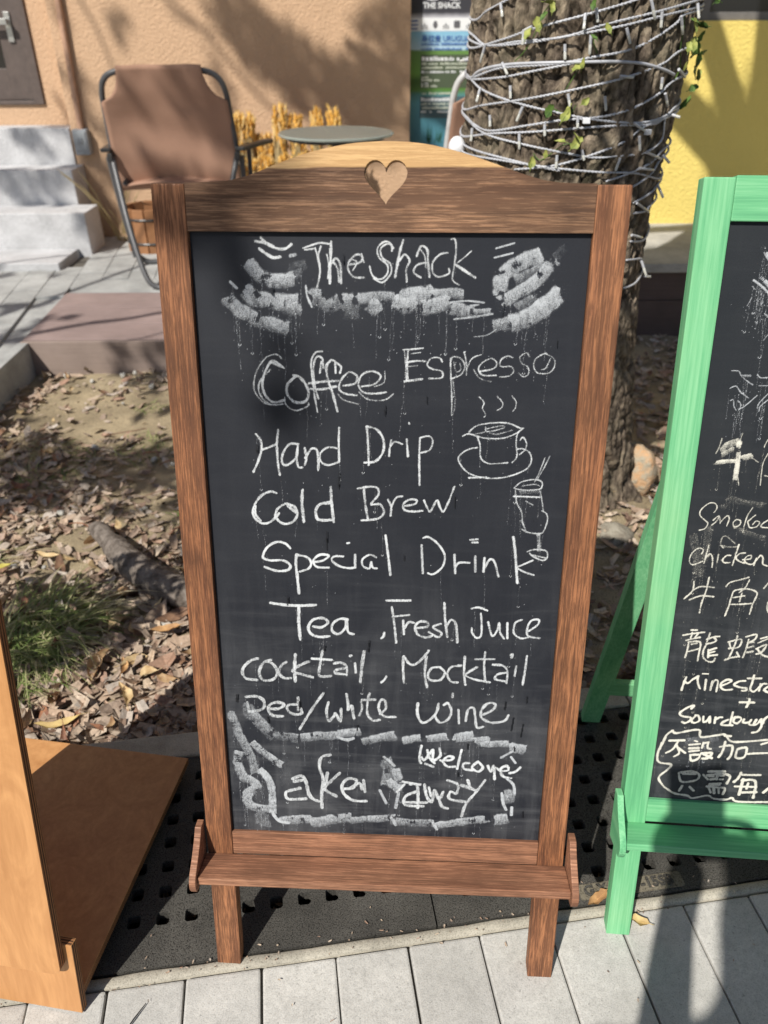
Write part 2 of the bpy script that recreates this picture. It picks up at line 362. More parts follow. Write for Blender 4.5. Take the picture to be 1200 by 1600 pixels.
CHALK=[
('b','chalk_title',"0,80,46,-1344,9664,-1239,9646,-1144,9601,-1046,9594,-980,9635;0,80,45,-1286,9699,-1239,9653,-1159,9616;0,80,45,-1304,9592,-1228,9539,-1164,9508,-1098,9517;0,80,30,-859,9602,-786,9626,-688,9652,-592,9642;0,80,30,-844,9587,-754,9595;0,80,33,-738,9603,-711,9496,-694,9372,-727,9224;0,80,32,-681,9619,-707,9527,-693,9434;0,80,42,-575,9665,-586,9466,-595,9264;0,80,27,-621,9543,-603,9435,-614,9311;0,70,36,-587,9443,-529,9505,-484,9436,-480,9265;0,70,36,-554,9466,-514,9405,-500,9280;0,70,35,-400,9444,-286,9468,-262,9522,-318,9544,-391,9483,-408,9405,-352,9328,-246,9321;0,80,21,-270,9552,-246,9468;0,80,22,-367,9498,-318,9468,-360,9390;0,80,28,37,9577,28,9645,-36,9668,-108,9607,-92,9515,-11,9447,-10,9362,-75,9307,-156,9337,-189,9430;0,80,28,52,9607,12,9645,-36,9637,-79,9592,-60,9515,22,9455,26,9362,-58,9276,-148,9314;0,75,39,148,9684,109,9547,71,9331;0,75,34,110,9486,166,9547,215,9486,184,9409,189,9285;0,75,35,286,9533,325,9624,389,9594,400,9472,420,9334;0,70,31,392,9472,296,9449,257,9379,331,9325;0,80,22,309,9609,367,9533,377,9426;0,75,30,598,9565,519,9549,449,9473,451,9380,509,9334,613,9366,611,9412;0,70,26,626,9694,666,9686,678,9566,660,9413,655,9304,722,9258;0,80,21,829,9582,760,9520,698,9474;0,80,39,682,9451,781,9390,880,9329"),
('b','chalk_smear',"1,55,136,-1420,9453,-1351,9360,-1239,9298,-1108,9276,-975,9300;1,30,76,-999,9308,-891,9371;1,22,108,-1004,9401,-840,9426;1,58,154,-1475,9194,-1380,9107,-1231,9085,-1066,9070,-933,9071;1,40,110,-1068,9006,-902,9000;1,50,140,-1663,9113,-1553,8994,-1390,8906,-1225,8851,-1059,8804;0,80,39,-1620,9269,-1558,9209;0,80,32,-842,9238,-832,9136,-785,9025;0,60,53,-992,9528,-943,9537;1,45,148,-782,9120,-683,9153;1,42,139,-684,9089,-602,9042,-502,9091;1,50,137,-453,9091,-354,9092,-304,9124;1,30,170,-437,8996,-305,8981;1,45,103,-304,9108,-107,9134,57,9127;1,50,151,-173,9062,-90,8999;1,55,148,74,9096,173,9049,271,9082;1,50,164,123,9128,286,9145,416,9162;1,50,148,124,9033,206,9049;1,50,146,370,9035,484,9052,614,9100;1,50,96,481,9162,643,9179,742,9165;0,75,27,598,9077,793,9102,981,9085;0,75,25,844,9055,925,9064;1,45,127,665,9022,797,8991,912,8992;0,60,33,685,8918,881,8944,1076,8975;1,50,53,879,9000,1042,9001;0,75,29,1075,9610,1254,9660;0,75,29,1063,9522,1244,9566;1,55,146,1145,9199,1145,9339,1260,9432,1398,9509,1507,9540;1,60,69,1473,9586,1527,9495;1,35,104,1283,9309,1409,9356,1532,9419;1,55,122,1151,9089,1292,9169,1462,9272,1567,9381,1654,9496;1,22,83,1667,9526,1739,9610;1,45,124,1099,8850,1244,8883;1,58,171,1277,8884,1437,8933,1591,9046,1743,9173;0,60,20,890,8743,1021,8760,1117,8818;1,35,121,1333,9028,1489,9124"),
('b','chalk_coffee',"0,65,28,-1121,8497,-1170,8539,-1274,8512,-1364,8410,-1422,8274,-1420,8137,-1330,8025,-1227,8001,-1122,8011;0,65,30,-1245,8378,-1368,8240,-1365,8103,-1261,8009,-1140,8011;0,80,41,-1099,8397,-1216,8471,-1298,8361,-1338,8224,-1309,8104,-1226,8032,-1103,8055;0,80,42,-1216,8454,-1124,8413;0,75,44,-974,8314,-1063,8227,-1075,8124,-1000,8039,-888,8040,-842,8127,-874,8230,-940,8306,-999,8322;0,70,30,-1102,8089,-1088,8003,-986,7943,-863,7989,-845,8024;0,80,29,-686,8577,-763,8560,-807,8468,-802,8333,-782,8128,-752,7929;0,75,33,-681,8402,-688,8502,-747,8518,-783,8418,-779,8231,-740,8077;0,75,34,-717,8351,-700,8469;0,70,42,-595,8487,-647,8419,-633,8284,-584,8131,-535,7941;0,75,34,-504,8354,-494,8421,-578,8487;0,75,34,-550,8353,-553,8462;0,70,40,-839,8239,-684,8258,-513,8269;0,70,40,-832,8179,-686,8178,-548,8209;0,75,34,-471,8218,-343,8245,-325,8322,-402,8363,-487,8286,-514,8183,-447,8133,-327,8117;0,75,32,-275,8212,-138,8240,-71,8325,-156,8375,-266,8340,-309,8237,-258,8153,-138,8137,-10,8156;0,65,25,-532,8132,-464,8064,-310,8023;0,65,24,-301,8152,-207,8076,-35,8070,67,8140;0,65,21,-29,8376,-36,8258,-138,8214"),
('b','chalk_espresso',"0,80,29,163,8604,263,8610,371,8622;0,80,29,213,8588,207,8430,218,8278;0,80,29,198,8471,299,8489,399,8485;0,75,40,184,8274,286,8288,370,8301;0,80,16,247,8563,347,8578;0,80,17,176,8587,192,8429,201,8278;0,80,17,224,8430,316,8439;0,80,26,575,8484,541,8525,457,8516,417,8449,468,8408,570,8384,572,8317,437,8307;0,80,22,658,8518,670,8318,685,8114,692,7916;0,80,23,659,8469,682,8535,766,8520,811,8437,773,8353,682,8310;0,80,21,797,8586,827,8471,832,8345;0,80,22,837,8421,883,8521,981,8563;0,60,16,723,8098,722,7994,704,7925;0,60,14,692,8486,721,8386,771,8403,760,8470;0,60,15,690,8310,717,8115;0,75,24,972,8389,1105,8416,1143,8474,1083,8523,985,8472,955,8405,1008,8348,1142,8349;0,75,21,1306,8534,1247,8550,1183,8508,1187,8442,1287,8443,1323,8393,1276,8343,1176,8333;0,75,19,1479,8545,1444,8585,1380,8543,1401,8477,1461,8445,1482,8379,1435,8336,1374,8377;0,70,16,905,8405,976,8314,1095,8281;0,70,15,813,8594,798,8570;0,75,19,1642,8588,1547,8529,1528,8446,1574,8380,1690,8381,1743,8448,1728,8531,1642,8579;0,80,9,1695,8531,1653,8431,1605,8414"),
('b','chalk_cup_drawing',"0,85,17,976,8118,1030,8059,1016,7999,1053,7930,1037,7904;0,85,16,1162,8130,1225,8062,1219,8010,1170,7975;0,85,15,1322,8132,1368,8073,1366,8013,1340,7969;0,85,24,882,7735,965,7807,1135,7841,1305,7838,1428,7788,1462,7788;0,85,24,815,7690,883,7717,970,7692,1075,7671,1246,7674,1381,7725,1462,7788;0,85,23,970,7692,1009,7595,1024,7452,1106,7390,1227,7393,1322,7403;0,85,20,1462,7788,1406,7726,1396,7620,1413,7477,1366,7404;0,85,21,1436,7656,1469,7688,1507,7621,1495,7550,1438,7495;0,60,24,960,7719,1054,7738;0,60,23,1106,7730,1192,7719,1344,7764;0,70,20,1060,7791,1071,7747,1156,7757,1257,7790,1247,7811,1154,7796,1069,7773;0,85,24,984,7568,873,7539,789,7466,792,7394,884,7286,1026,7234,1202,7223,1374,7259,1526,7335,1572,7426,1549,7515,1477,7559,1417,7558;0,85,27,904,7223,1096,7232"),
('b','chalk_hand_drip',"0,80,38,-1434,7676,-1385,7609,-1381,7501,-1423,7372,-1482,7246;0,80,39,-1376,7501,-1300,7529,-1210,7567;0,80,40,-1186,7728,-1207,7558,-1204,7358,-1188,7220;0,80,38,-902,7527,-887,7418,-907,7336;0,80,39,-971,7571,-1068,7569,-1143,7468,-1156,7359,-1103,7332,-1003,7416,-977,7553,-994,7416,-979,7316,-935,7308;0,80,36,-550,7533,-646,7540,-727,7476,-729,7385,-650,7340,-525,7379;0,80,35,-520,7762,-526,7605,-525,7385;0,80,42,-896,7418,-832,7519,-770,7511,-755,7402,-758,7278;0,80,37,-221,7779,-207,7611,-199,7349;0,80,37,-224,7779,-120,7754,-42,7649,-41,7506,-120,7396,-243,7375;0,80,33,46,7633,29,7525,24,7453;0,80,33,29,7543,81,7615,168,7590;0,80,30,358,7665,453,7684,497,7631,465,7532,361,7495;0,85,34,214,7644,223,7546,231,7456;0,85,33,358,7656,354,7440,365,7129;0,85,33,237,7827,241,7816"),
('b','chalk_cold_brew',"0,80,42,-1232,7004,-1304,7022,-1415,6963,-1493,6848,-1508,6732,-1430,6647,-1338,6649,-1263,6709,-1215,6767;0,80,34,-1475,6848,-1484,6752,-1425,6672;0,80,45,-1138,6883,-1231,6815,-1253,6719,-1174,6643,-1063,6665,-1006,6762,-1039,6847,-1129,6884;0,80,45,-1111,6855,-1023,6781;0,75,52,-939,7048,-951,6897,-935,6671;0,75,51,-640,6903,-749,6882,-796,6805,-780,6710,-698,6692,-598,6704;0,75,50,-622,7091,-617,6904,-595,6675;0,78,38,-324,7075,-190,7100,-101,7083,-92,7008,-172,6894,-74,6896,-28,6802,-100,6724,-281,6701;0,78,36,16,6954,52,6861,48,6766;0,78,37,52,6861,105,6975,176,6995;0,78,36,204,6883,311,6904,337,6951,257,6959,186,6901,205,6836,295,6818,402,6830;0,70,44,-253,7061,-235,6874,-208,6712;0,78,35,417,6953,455,6869,492,6823,560,6956,598,6872,638,6826,693,6949,749,7118"),
('b','chalk_special_drink',"0,88,43,-1102,6342,-1155,6399,-1256,6417,-1370,6345,-1422,6225,-1340,6187,-1191,6190,-1109,6132,-1139,6071,-1271,6057,-1409,6104;0,88,43,-1031,6264,-911,6237,-866,6168,-896,6097,-1000,6054;0,88,42,-829,6179,-726,6201,-661,6263,-762,6270,-838,6199,-802,6120,-663,6113;0,88,40,-494,6257,-596,6254,-625,6204,-542,6136,-431,6113,-357,6121;0,88,37,-117,6256,-191,6284,-273,6222,-265,6143,-191,6115,-172,6195,-154,6126,-107,6117;0,85,52,-1031,6264,-1043,6154,-1030,5972,-1018,5778;0,85,47,-356,6280,-357,6121;0,85,43,-8,6524,20,6299,50,6040;0,90,40,-447,6420,-421,6426;0,82,41,402,6416,424,6070;0,82,40,778,6307,796,6079;0,82,38,1015,6293,1024,6105;0,82,38,1121,6276,1118,6107;0,82,39,1131,6158,1180,6258,1236,6230,1291,6052;0,85,37,418,6504,482,6515,593,6430,669,6295,646,6156,548,6063,483,6071;0,85,37,793,6149,836,6210,955,6213;0,85,34,952,6493,1033,6503;0,85,34,972,6463,1035,6464;0,85,32,1669,6260,1547,6198,1498,6167,1570,6119,1691,6078;0,85,47,1432,6537,1466,6334,1510,5977"),
('b','chalk_glass_drawing',"0,80,23,1409,7122,1483,7188,1621,7218,1701,7192,1698,7118,1612,7098,1489,7096,1404,7116;0,80,24,1406,7020,1688,7016;0,80,28,1599,6366,1678,6393,1805,6381,1829,6303,1778,6263,1666,6309,1627,6347;1,35,42,1456,7062,1692,7078;0,65,21,1495,7142,1625,7163,1679,7146;0,65,20,1623,7190,1667,7301,1716,7464;0,65,20,1655,7228,1715,7356,1766,7483;0,65,22,1542,6967,1624,6922;0,70,26,1419,7094,1446,6946,1506,6835,1522,6721,1565,6617;0,70,25,1692,7081,1716,6989,1743,6858;0,70,31,1647,6328,1812,6293;0,80,25,1726,6858,1781,6822,1796,6746,1769,6631,1727,6588,1593,6599,1519,6635;1,50,38,1711,6563,1725,6437,1732,6350"),
('b','chalk_tea',"0,85,54,-1361,5645,-1181,5623,-1016,5619,-822,5633;0,85,52,-1025,5600,-1031,5400,-1022,5168;0,85,51,-859,5349,-759,5343,-684,5410,-740,5463,-856,5441,-917,5348,-894,5256,-795,5213,-670,5226;0,85,48,-452,5453,-543,5459,-626,5393,-636,5301,-562,5257,-478,5342,-464,5434,-445,5288,-379,5262;0,90,42,-16,5291,-24,5245,-52,5216"),
('b','chalk_fresh_juice',"0,82,42,12,5713,287,5721;0,82,43,83,5507,280,5534;0,82,43,226,5364,272,5439,339,5431;0,82,37,1001,5637,1081,5654,1185,5617;0,82,37,1684,5365,1781,5451,1786,5514,1703,5501,1663,5406,1679,5301,1812,5273;0,75,46,72,5632,103,5403,128,5165;0,75,46,368,5368,481,5382,499,5435,414,5454,349,5389,379,5284,475,5244,550,5268;0,75,44,650,5429,557,5384,643,5323,663,5292,617,5252,511,5319;0,85,41,206,5458,218,5279;0,85,37,1112,5578,1128,5432,1126,5285,1071,5258,1021,5324,1014,5387;0,85,37,1202,5466,1257,5289,1310,5354,1333,5459,1349,5334,1400,5255;0,85,36,1426,5462,1438,5262;0,85,36,1591,5508,1519,5465,1508,5338,1588,5267,1681,5280;0,75,44,683,5701,699,5483,731,5256;0,75,46,716,5399,770,5485,828,5424,852,5191"),
('b','chalk_cocktail',"0,70,58,-1546,4898,-1650,4856,-1741,4738,-1713,4623,-1569,4598;0,70,57,-1385,4884,-1480,4843,-1538,4706,-1492,4601,-1371,4615,-1316,4713,-1362,4827,-1454,4862;0,70,56,-1200,4861,-1261,4811,-1299,4714,-1234,4639,-1148,4641;0,70,55,-921,4879,-1041,4818,-1128,4739,-1011,4694,-884,4660;0,70,53,-758,5026,-786,4865,-806,4711,-773,4673,-663,4686;0,70,53,-618,4860,-534,4873,-467,4817,-468,4702;0,70,53,-484,4798,-585,4775,-603,4727,-468,4712;0,78,59,-1087,4969,-1101,4778,-1099,4595;0,78,58,-886,4918,-651,4907;0,78,55,-423,4967,-413,4971;0,85,48,-366,4868,-358,4744;0,65,60,-256,5033,-282,4842,-303,4611;0,80,46,13,4699,-12,4650,-49,4616"),
('b','chalk_mocktail',"0,75,52,213,4978,215,4803,227,4621;0,75,50,491,4986,477,4767,506,4568;0,75,48,949,5001,948,4782,970,4617;0,75,44,1682,5034,1673,4828,1656,4640;0,75,47,222,4989,291,4882,368,4884,462,4985,517,5069;0,75,46,657,4850,562,4836,516,4746,547,4670,663,4674,717,4775,657,4850;0,75,45,906,4880,792,4854,747,4754,798,4656,876,4647;0,75,44,1098,4864,1005,4795,968,4750,1067,4698,1261,4660;0,75,42,1187,5073,1183,4878,1206,4680;0,75,43,1074,4972,1302,4979;0,75,43,1287,4903,1402,4895,1463,4821,1463,4656;0,75,43,1445,4799,1351,4773,1326,4707,1462,4678;0,75,42,1564,4890,1553,4758;0,75,41,1492,5039,1510,5051,1502,5007"),
('b','chalk_red_white',"0,70,60,-1719,4358,-1589,4368,-1505,4316,-1501,4216,-1581,4163,-1695,4149;0,70,60,-1441,4198,-1319,4203,-1248,4265,-1333,4292,-1421,4259,-1450,4178,-1393,4100,-1271,4094;0,70,57,-1092,4270,-1196,4257,-1207,4186,-1131,4129,-1035,4142,-1042,4212;0,70,54,-758,4440,-850,4299,-958,4115,-1065,3913;0,70,55,-698,4314,-723,4184,-700,4044,-629,4127,-612,4158,-553,4049,-542,4230;0,70,53,-474,4440,-455,4293,-464,4213;0,70,54,-456,4213,-412,4274,-396,4175,-383,4096;0,70,51,-190,4459,-215,4340,-215,4162,-147,4074,-61,4087;0,70,53,-284,4362,-121,4373;0,70,53,-61,4167,7,4249,-2,4358,-53,4366,-78,4246,-9,4139,128,4134;0,60,56,-1706,4279,-1694,4169;0,60,52,-1072,4370,-1074,4191;0,60,49,-292,4338,-284,4239,-319,4138"),
('b','chalk_wine',"0,75,52,402,4339,401,4179,463,4066,561,4116,636,4233,653,4348;0,75,52,636,4233,618,4164,680,4074,777,4124,813,4240,770,4352,722,4328;0,75,50,900,4265,913,4071;0,75,49,824,4489,821,4440;0,75,51,994,4108,1017,4270,1084,4295,1110,4159,1136,4021,1214,4035;0,75,50,1206,4208,1319,4280,1344,4361,1256,4369,1183,4275,1188,4161,1309,4097,1464,4125,1512,4207"),
('b','chalk_box_smear',"1,40,132,-1355,3833,-1247,3794,-1102,3778;1,50,121,-1046,3791,-919,3807,-791,3833;1,50,119,-773,3823,-573,3841;1,50,117,-573,3862,-464,3877,-320,3903;0,70,57,-592,3819,-484,3780,-393,3805;1,45,107,-284,3756,-104,3816,130,3846;1,38,149,-1697,4261,-1686,4137,-1600,4035,-1480,3892,-1393,3789;1,42,109,-1922,4129,-1846,3857,-1766,3646,-1686,3410,-1658,3234;1,55,96,-1672,3692,-1532,3547,-1407,3442,-1317,3380;1,15,134,-1278,3448,-1273,3072;1,50,121,-1856,3534,-1876,3336,-1811,3161,-1702,3099,-1650,3011,-1768,2916,-1775,2779,-1685,2691,-1477,2677;1,60,95,-1600,3281,-1494,3152,-1457,2929,-1460,2632;0,80,62,-1600,3281,-1530,3173;0,80,66,-1478,2654,-1389,2496,-1257,2467;1,30,143,-1632,2601,-1620,2462;1,30,142,-1576,2580,-1566,2394;1,50,133,-1371,2473,-1198,2516,-970,2537;1,50,147,-953,2469,-743,2524,-439,2596;1,50,101,-440,2538,-213,2571,143,2610;1,12,165,-854,3442,-654,3363;1,50,106,-208,3769,-28,3840,116,3877;1,55,111,243,3797,458,3848;1,55,108,512,3828,762,3870;1,58,138,870,3852,1082,3892;1,55,128,1139,3810,1316,3838;1,55,96,1195,3769,1373,3787,1533,3793;1,55,133,1571,3741,1733,3716;1,38,140,11,3498,49,3303,13,3103;1,50,115,140,3351,178,3176,161,3042;0,65,59,-8,3541,65,3479,121,3416;0,65,63,-60,3032,24,2833;0,65,62,180,2998,146,2770;1,60,125,50,3171,180,3065;1,45,147,1531,3032,1631,3048;1,45,148,1535,2966,1644,2981;0,80,52,1545,3276,1631,3192,1657,3060;0,80,54,1494,3053,1521,2898,1563,2798;0,80,56,1634,2835,1636,2722;1,55,160,1416,2621,1598,2663;1,50,109,656,2494,879,2551,1138,2608,1359,2641;1,45,121,92,2562,299,2536,636,2540;0,75,61,636,2551,685,2449;0,75,62,91,2608,149,2495;0,75,51,1455,3587,1592,3689;0,75,50,1580,3603,1638,3519"),
('b','chalk_take',"0,72,71,-1177,3165,-1064,3214,-1010,3127,-978,2949,-924,2861,-850,2830;0,72,66,-687,3547,-798,3510,-829,3356,-786,3181,-809,2956,-810,2729;0,72,67,-572,3278,-694,3140,-771,3025,-623,2919;0,75,68,-1088,3023,-1239,2972,-1278,2936,-1244,2847,-1018,2861;0,75,67,-1160,3121,-1066,3147;0,75,65,-510,3036,-398,3063,-360,3176,-471,3194,-547,3079,-511,2946,-400,2860,-232,2856;0,75,64,-729,3272,-760,3093;0,75,64,-435,3050,-324,3133,-287,3045;0,80,61,-268,3180,-250,3002"),
('b','chalk_away',"0,75,63,326,3138,418,3119,434,2783;0,75,63,402,3029,274,2957,266,2821,499,2808;0,75,65,275,2862,544,2867;0,75,62,510,3145,542,2968,608,2881,641,3062,700,2930,751,3044;0,75,63,700,2930,740,2819,815,2788;0,75,60,801,3224,931,3163,917,3029,843,3048,838,2936,1051,2900;0,75,58,1274,3243,1156,3039,1052,2877,995,2671;0,75,59,1056,3234,1097,3125,1154,3083;0,70,68,986,3154,1116,3104;0,80,56,234,3178,455,3143;0,80,55,566,3103,597,2970;0,80,57,162,3019,253,3135"),
('b','chalk_welcome',"0,85,51,460,3731,437,3558,457,3472;0,85,53,464,3559,501,3518,571,3628,606,3672,610,3522,698,3590,686,3697;0,85,53,512,3464,613,3424;0,85,52,534,3670,558,3563,629,3479;0,85,52,737,3527,827,3530,861,3575,789,3583,737,3505,794,3432,885,3435;0,85,50,960,3686,935,3535,916,3404;0,85,52,1063,3496,991,3483,1003,3407,1104,3390;0,85,51,1170,3522,1102,3433,1177,3371,1237,3438,1170,3522;0,85,51,1299,3463,1340,3377,1371,3465,1391,3270;0,85,51,1364,3443,1391,3444,1447,3403;0,85,52,1466,3393,1555,3408,1533,3472,1464,3426,1488,3318,1598,3289;0,85,52,1576,3365,1646,3390,1705,3457;0,85,52,700,3525,737,3505"),
('b','dark_drip_mark',"0,90,45,-1183,9244,-1188,9141;0,90,29,-456,9544,-460,9459;0,90,31,-682,9161,-683,9134;0,90,24,-21,8018,-31,7905;0,90,13,1181,9074,1172,9010,1162,8947;0,90,11,1746,8719,1744,8646;0,90,23,415,8119,418,8042;0,90,10,1499,9391,1498,9357;0,90,34,-1431,7563,-1438,7463;0,90,30,-527,7251,-544,7074;0,90,35,-679,6557,-690,6341;0,90,32,200,6284,199,6224;0,90,23,-31,7957,-31,7905;0,90,23,753,7007,754,6875;0,90,30,200,6284,199,6234;0,90,23,1633,6743,1633,6743;0,90,42,-1152,5732,-1161,5624;0,90,51,-1060,4311,-1059,4212;0,90,44,-731,5093,-741,5036;0,90,55,-1467,4077,-1458,3996;0,90,51,-345,3996,-348,3925;0,90,55,-1833,4384,-1846,4284;0,90,41,-198,5184,-214,5034;0,90,43,1459,4398,1455,4285;0,90,42,1715,4475,1711,4385;0,90,44,1569,4175,1551,3990;0,90,45,1692,4088,1674,3901;0,90,42,1711,4461,1715,4401;0,90,49,1025,3774,1026,3699;0,90,56,1773,2773,1775,2682;0,90,53,924,3339,926,3284;0,90,48,1606,3753,1614,3690"),
('g','chalk_smear',"1,60,41,-1612,9492,-1531,9396,-1438,9299;1,60,36,-1594,9198,-1496,9112,-1393,9025;1,60,20,-1659,9153,-1559,9089,-1443,8991;0,50,13,-1683,8874,-1658,8931,-1647,8965;0,50,13,-1660,9087,-1621,9054;0,50,14,-1478,8788,-1428,8756,-1345,8735;0,50,15,-1444,8504,-1427,8539,-1399,8574;1,60,9,-1491,8799,-1370,8746;0,60,11,-1744,8156,-1665,8153,-1627,8099,-1550,8041,-1485,8002;0,60,12,-1734,7955,-1669,7982,-1610,7918,-1511,7850;0,60,13,-1708,7813,-1675,7824,-1659,7753,-1627,7703;1,30,26,-1618,8099,-1530,8102;0,70,11,-1599,7714,-1536,7757,-1417,7883;0,60,12,-1624,7816,-1590,7786,-1582,7735;0,60,11,-1455,8124,-1410,8085,-1329,8092;0,60,12,-1415,7994,-1314,7997;0,60,13,-1299,7906,-1383,7792,-1395,7741;0,60,13,-1288,7836,-1359,7762,-1369,7700;1,15,106,-1625,3240,-1472,3282,-1216,3332"),
('g','chalk_beef_character',"0,60,19,-1738,7366,-1754,7270,-1783,7184;1,42,69,-1717,7218,-1647,7295,-1543,7341;1,42,49,-1700,7176,-1599,7244;0,80,13,-1512,7436,-1526,7362,-1544,7277;1,62,46,-1540,7320,-1523,7172,-1519,7044,-1515,6882;1,62,41,-1786,7066,-1638,7093,-1537,7097;1,50,57,-1463,7142,-1386,7166;0,65,15,-1362,7146,-1279,7095;0,65,17,-1488,6905,-1463,6808;0,75,15,-1213,7373,-1237,7309,-1242,7277;0,75,16,-1186,7205,-1224,7097,-1225,6979,-1215,6817;0,80,19,-1188,6937,-1142,6928"),
('g','chalk_smoked',"0,75,20,-1700,6455,-1675,6520,-1707,6571,-1775,6569,-1854,6491,-1863,6416,-1795,6354,-1755,6313,-1781,6247,-1847,6223;0,72,21,-1635,6415,-1655,6350,-1707,6294;0,72,21,-1696,6359,-1635,6415,-1611,6319;0,72,21,-1613,6330,-1546,6418,-1512,6388,-1528,6291;0,72,21,-1422,6381,-1460,6336,-1437,6284,-1381,6308,-1375,6362,-1422,6381;0,75,20,-1258,6537,-1302,6439,-1319,6353,-1328,6218;0,75,21,-1214,6443,-1273,6377,-1289,6355,-1273,6312,-1249,6281,-1181,6295,-1151,6350,-1193,6369,-1226,6325;0,75,22,-1055,6386,-1110,6341,-1123,6297,-1039,6290;1,14,67,-1611,6522,-1528,6631,-1426,6604,-1125,6563;1,14,58,-1424,6263,-1267,6205,-1059,6149;1,15,91,-1911,6176,-1811,5807,-1764,5608;1,13,79,-1741,6249,-1726,5922,-1748,5642"),
('g','chalk_chicken',"0,75,24,-1776,5919,-1763,5975,-1826,5989,-1896,5914,-1908,5813,-1857,5771,-1752,5821;0,75,23,-1706,6033,-1716,5922,-1729,5800;0,75,25,-1718,5867,-1676,5924,-1638,5871,-1626,5749;0,75,24,-1574,5918,-1575,5818;0,75,25,-1428,5914,-1472,5912,-1514,5854,-1489,5817,-1419,5820;0,75,24,-1349,6060,-1366,5939,-1388,5783;0,75,25,-1258,5955,-1326,5940,-1358,5884,-1311,5842,-1248,5823;0,75,25,-1275,5866,-1187,5881,-1184,5925,-1232,5912,-1253,5856,-1207,5814,-1147,5816,-1117,5884;0,75,25,-1114,5895,-1133,5795;0,75,26,-1114,5862,-1074,5930,-1040,5899,-1027,5822,-973,5797;0,40,25,-1541,6040,-1458,6022,-1370,6032;0,40,25,-1571,6039,-1564,6127,-1519,6161,-1395,6069;0,80,26,-1561,6039,-1527,6008"),
('g','chalk_croissant_characters',"0,70,27,-1817,5549,-1821,5424,-1909,5311;0,70,28,-1821,5424,-1727,5485,-1563,5482;0,70,29,-1845,5297,-1710,5361,-1556,5357;0,70,27,-1642,5614,-1657,5421,-1687,5270,-1694,5132;0,65,28,-1423,5501,-1381,5559,-1275,5598,-1169,5637;0,65,27,-1154,5604,-1189,5501,-1250,5430;0,70,28,-1196,5478,-1313,5450,-1339,5346,-1353,5231,-1380,5102;0,70,28,-1256,5475,-1135,5481,-1036,5430,-1065,5292,-1083,5141;0,70,29,-1327,5266,-1205,5273,-1075,5291;0,65,29,-1310,5359,-1182,5388;0,65,28,-1218,5420,-1231,5306;0,65,28,-924,5571,-966,5501;0,65,30,-884,5324,-885,5244,-861,5176"),
('g','chalk_lobster_characters',"0,75,32,-1761,4886,-1693,4890;0,75,32,-1857,4809,-1734,4840,-1594,4866;0,75,32,-1746,4851,-1756,4766;0,75,32,-1671,4843,-1705,4781;0,75,33,-1806,4739,-1724,4768,-1643,4791;0,75,33,-1771,4717,-1776,4596,-1790,4497;0,75,33,-1782,4717,-1634,4725,-1625,4580,-1629,4458;0,75,33,-1735,4689,-1673,4705;0,75,34,-1754,4585,-1642,4628;0,72,32,-1525,4858,-1549,4730;0,72,33,-1554,4766,-1475,4806,-1403,4817;0,72,33,-1473,4795,-1437,4761,-1484,4722,-1556,4705;0,72,33,-1546,4706,-1575,4607,-1562,4511,-1490,4454,-1427,4464,-1417,4507;0,72,34,-1512,4611,-1422,4653;0,72,34,-1506,4575,-1436,4603;0,72,34,-1501,4539,-1397,4557;0,72,34,-1513,4623,-1503,4514;0,70,33,-1286,4745,-1166,4788,-1123,4779,-1150,4681,-1263,4656;0,70,33,-1276,4746,-1243,4663;0,70,33,-1184,4835,-1204,4690,-1251,4505;0,70,35,-1292,4490,-1222,4525,-1130,4549;0,70,34,-1160,4608,-1120,4549;0,70,33,-1078,4829,-958,4872,-968,4799,-1044,4747;0,70,33,-1041,4795,-1052,4662,-1076,4540;0,70,34,-1034,4748,-973,4763;0,70,34,-1034,4681,-964,4704;0,70,35,-1034,4615,-963,4631;0,70,34,-919,4754,-803,4821;0,70,34,-897,4815,-818,4844;0,70,35,-927,4670,-811,4736,-856,4625,-915,4598;0,70,35,-916,4670,-840,4590,-762,4564"),
('g','chalk_minestrone',"0,82,36,-1737,4216,-1758,4128,-1772,4026;0,82,37,-1756,4153,-1705,4131,-1657,4184,-1589,4238;0,82,36,-1594,4238,-1581,4139,-1543,4060;0,82,37,-1486,4195,-1482,4045;0,82,36,-1541,4278,-1471,4280;0,82,37,-1402,4175,-1412,4049;0,82,38,-1408,4100,-1377,4189,-1333,4179,-1333,4029;0,82,38,-1281,4120,-1201,4163,-1164,4202,-1219,4211,-1287,4157,-1283,4095,-1230,4061,-1140,4073;0,82,38,-993,4207,-1067,4196,-1123,4143,-1043,4110,-967,4103,-962,4072,-1015,4064;0,82,37,-894,4293,-904,4181,-912,4094,-863,4059,-809,4125;0,82,37,-967,4246,-798,4256;0,82,38,-796,4176,-802,4076;0,82,38,-799,4126,-764,4178,-722,4180;0,82,39,-695,4145,-740,4092,-681,4058;0,85,41,-1016,3892,-833,3898;0,85,41,-899,3944,-900,3881,-920,3829"),
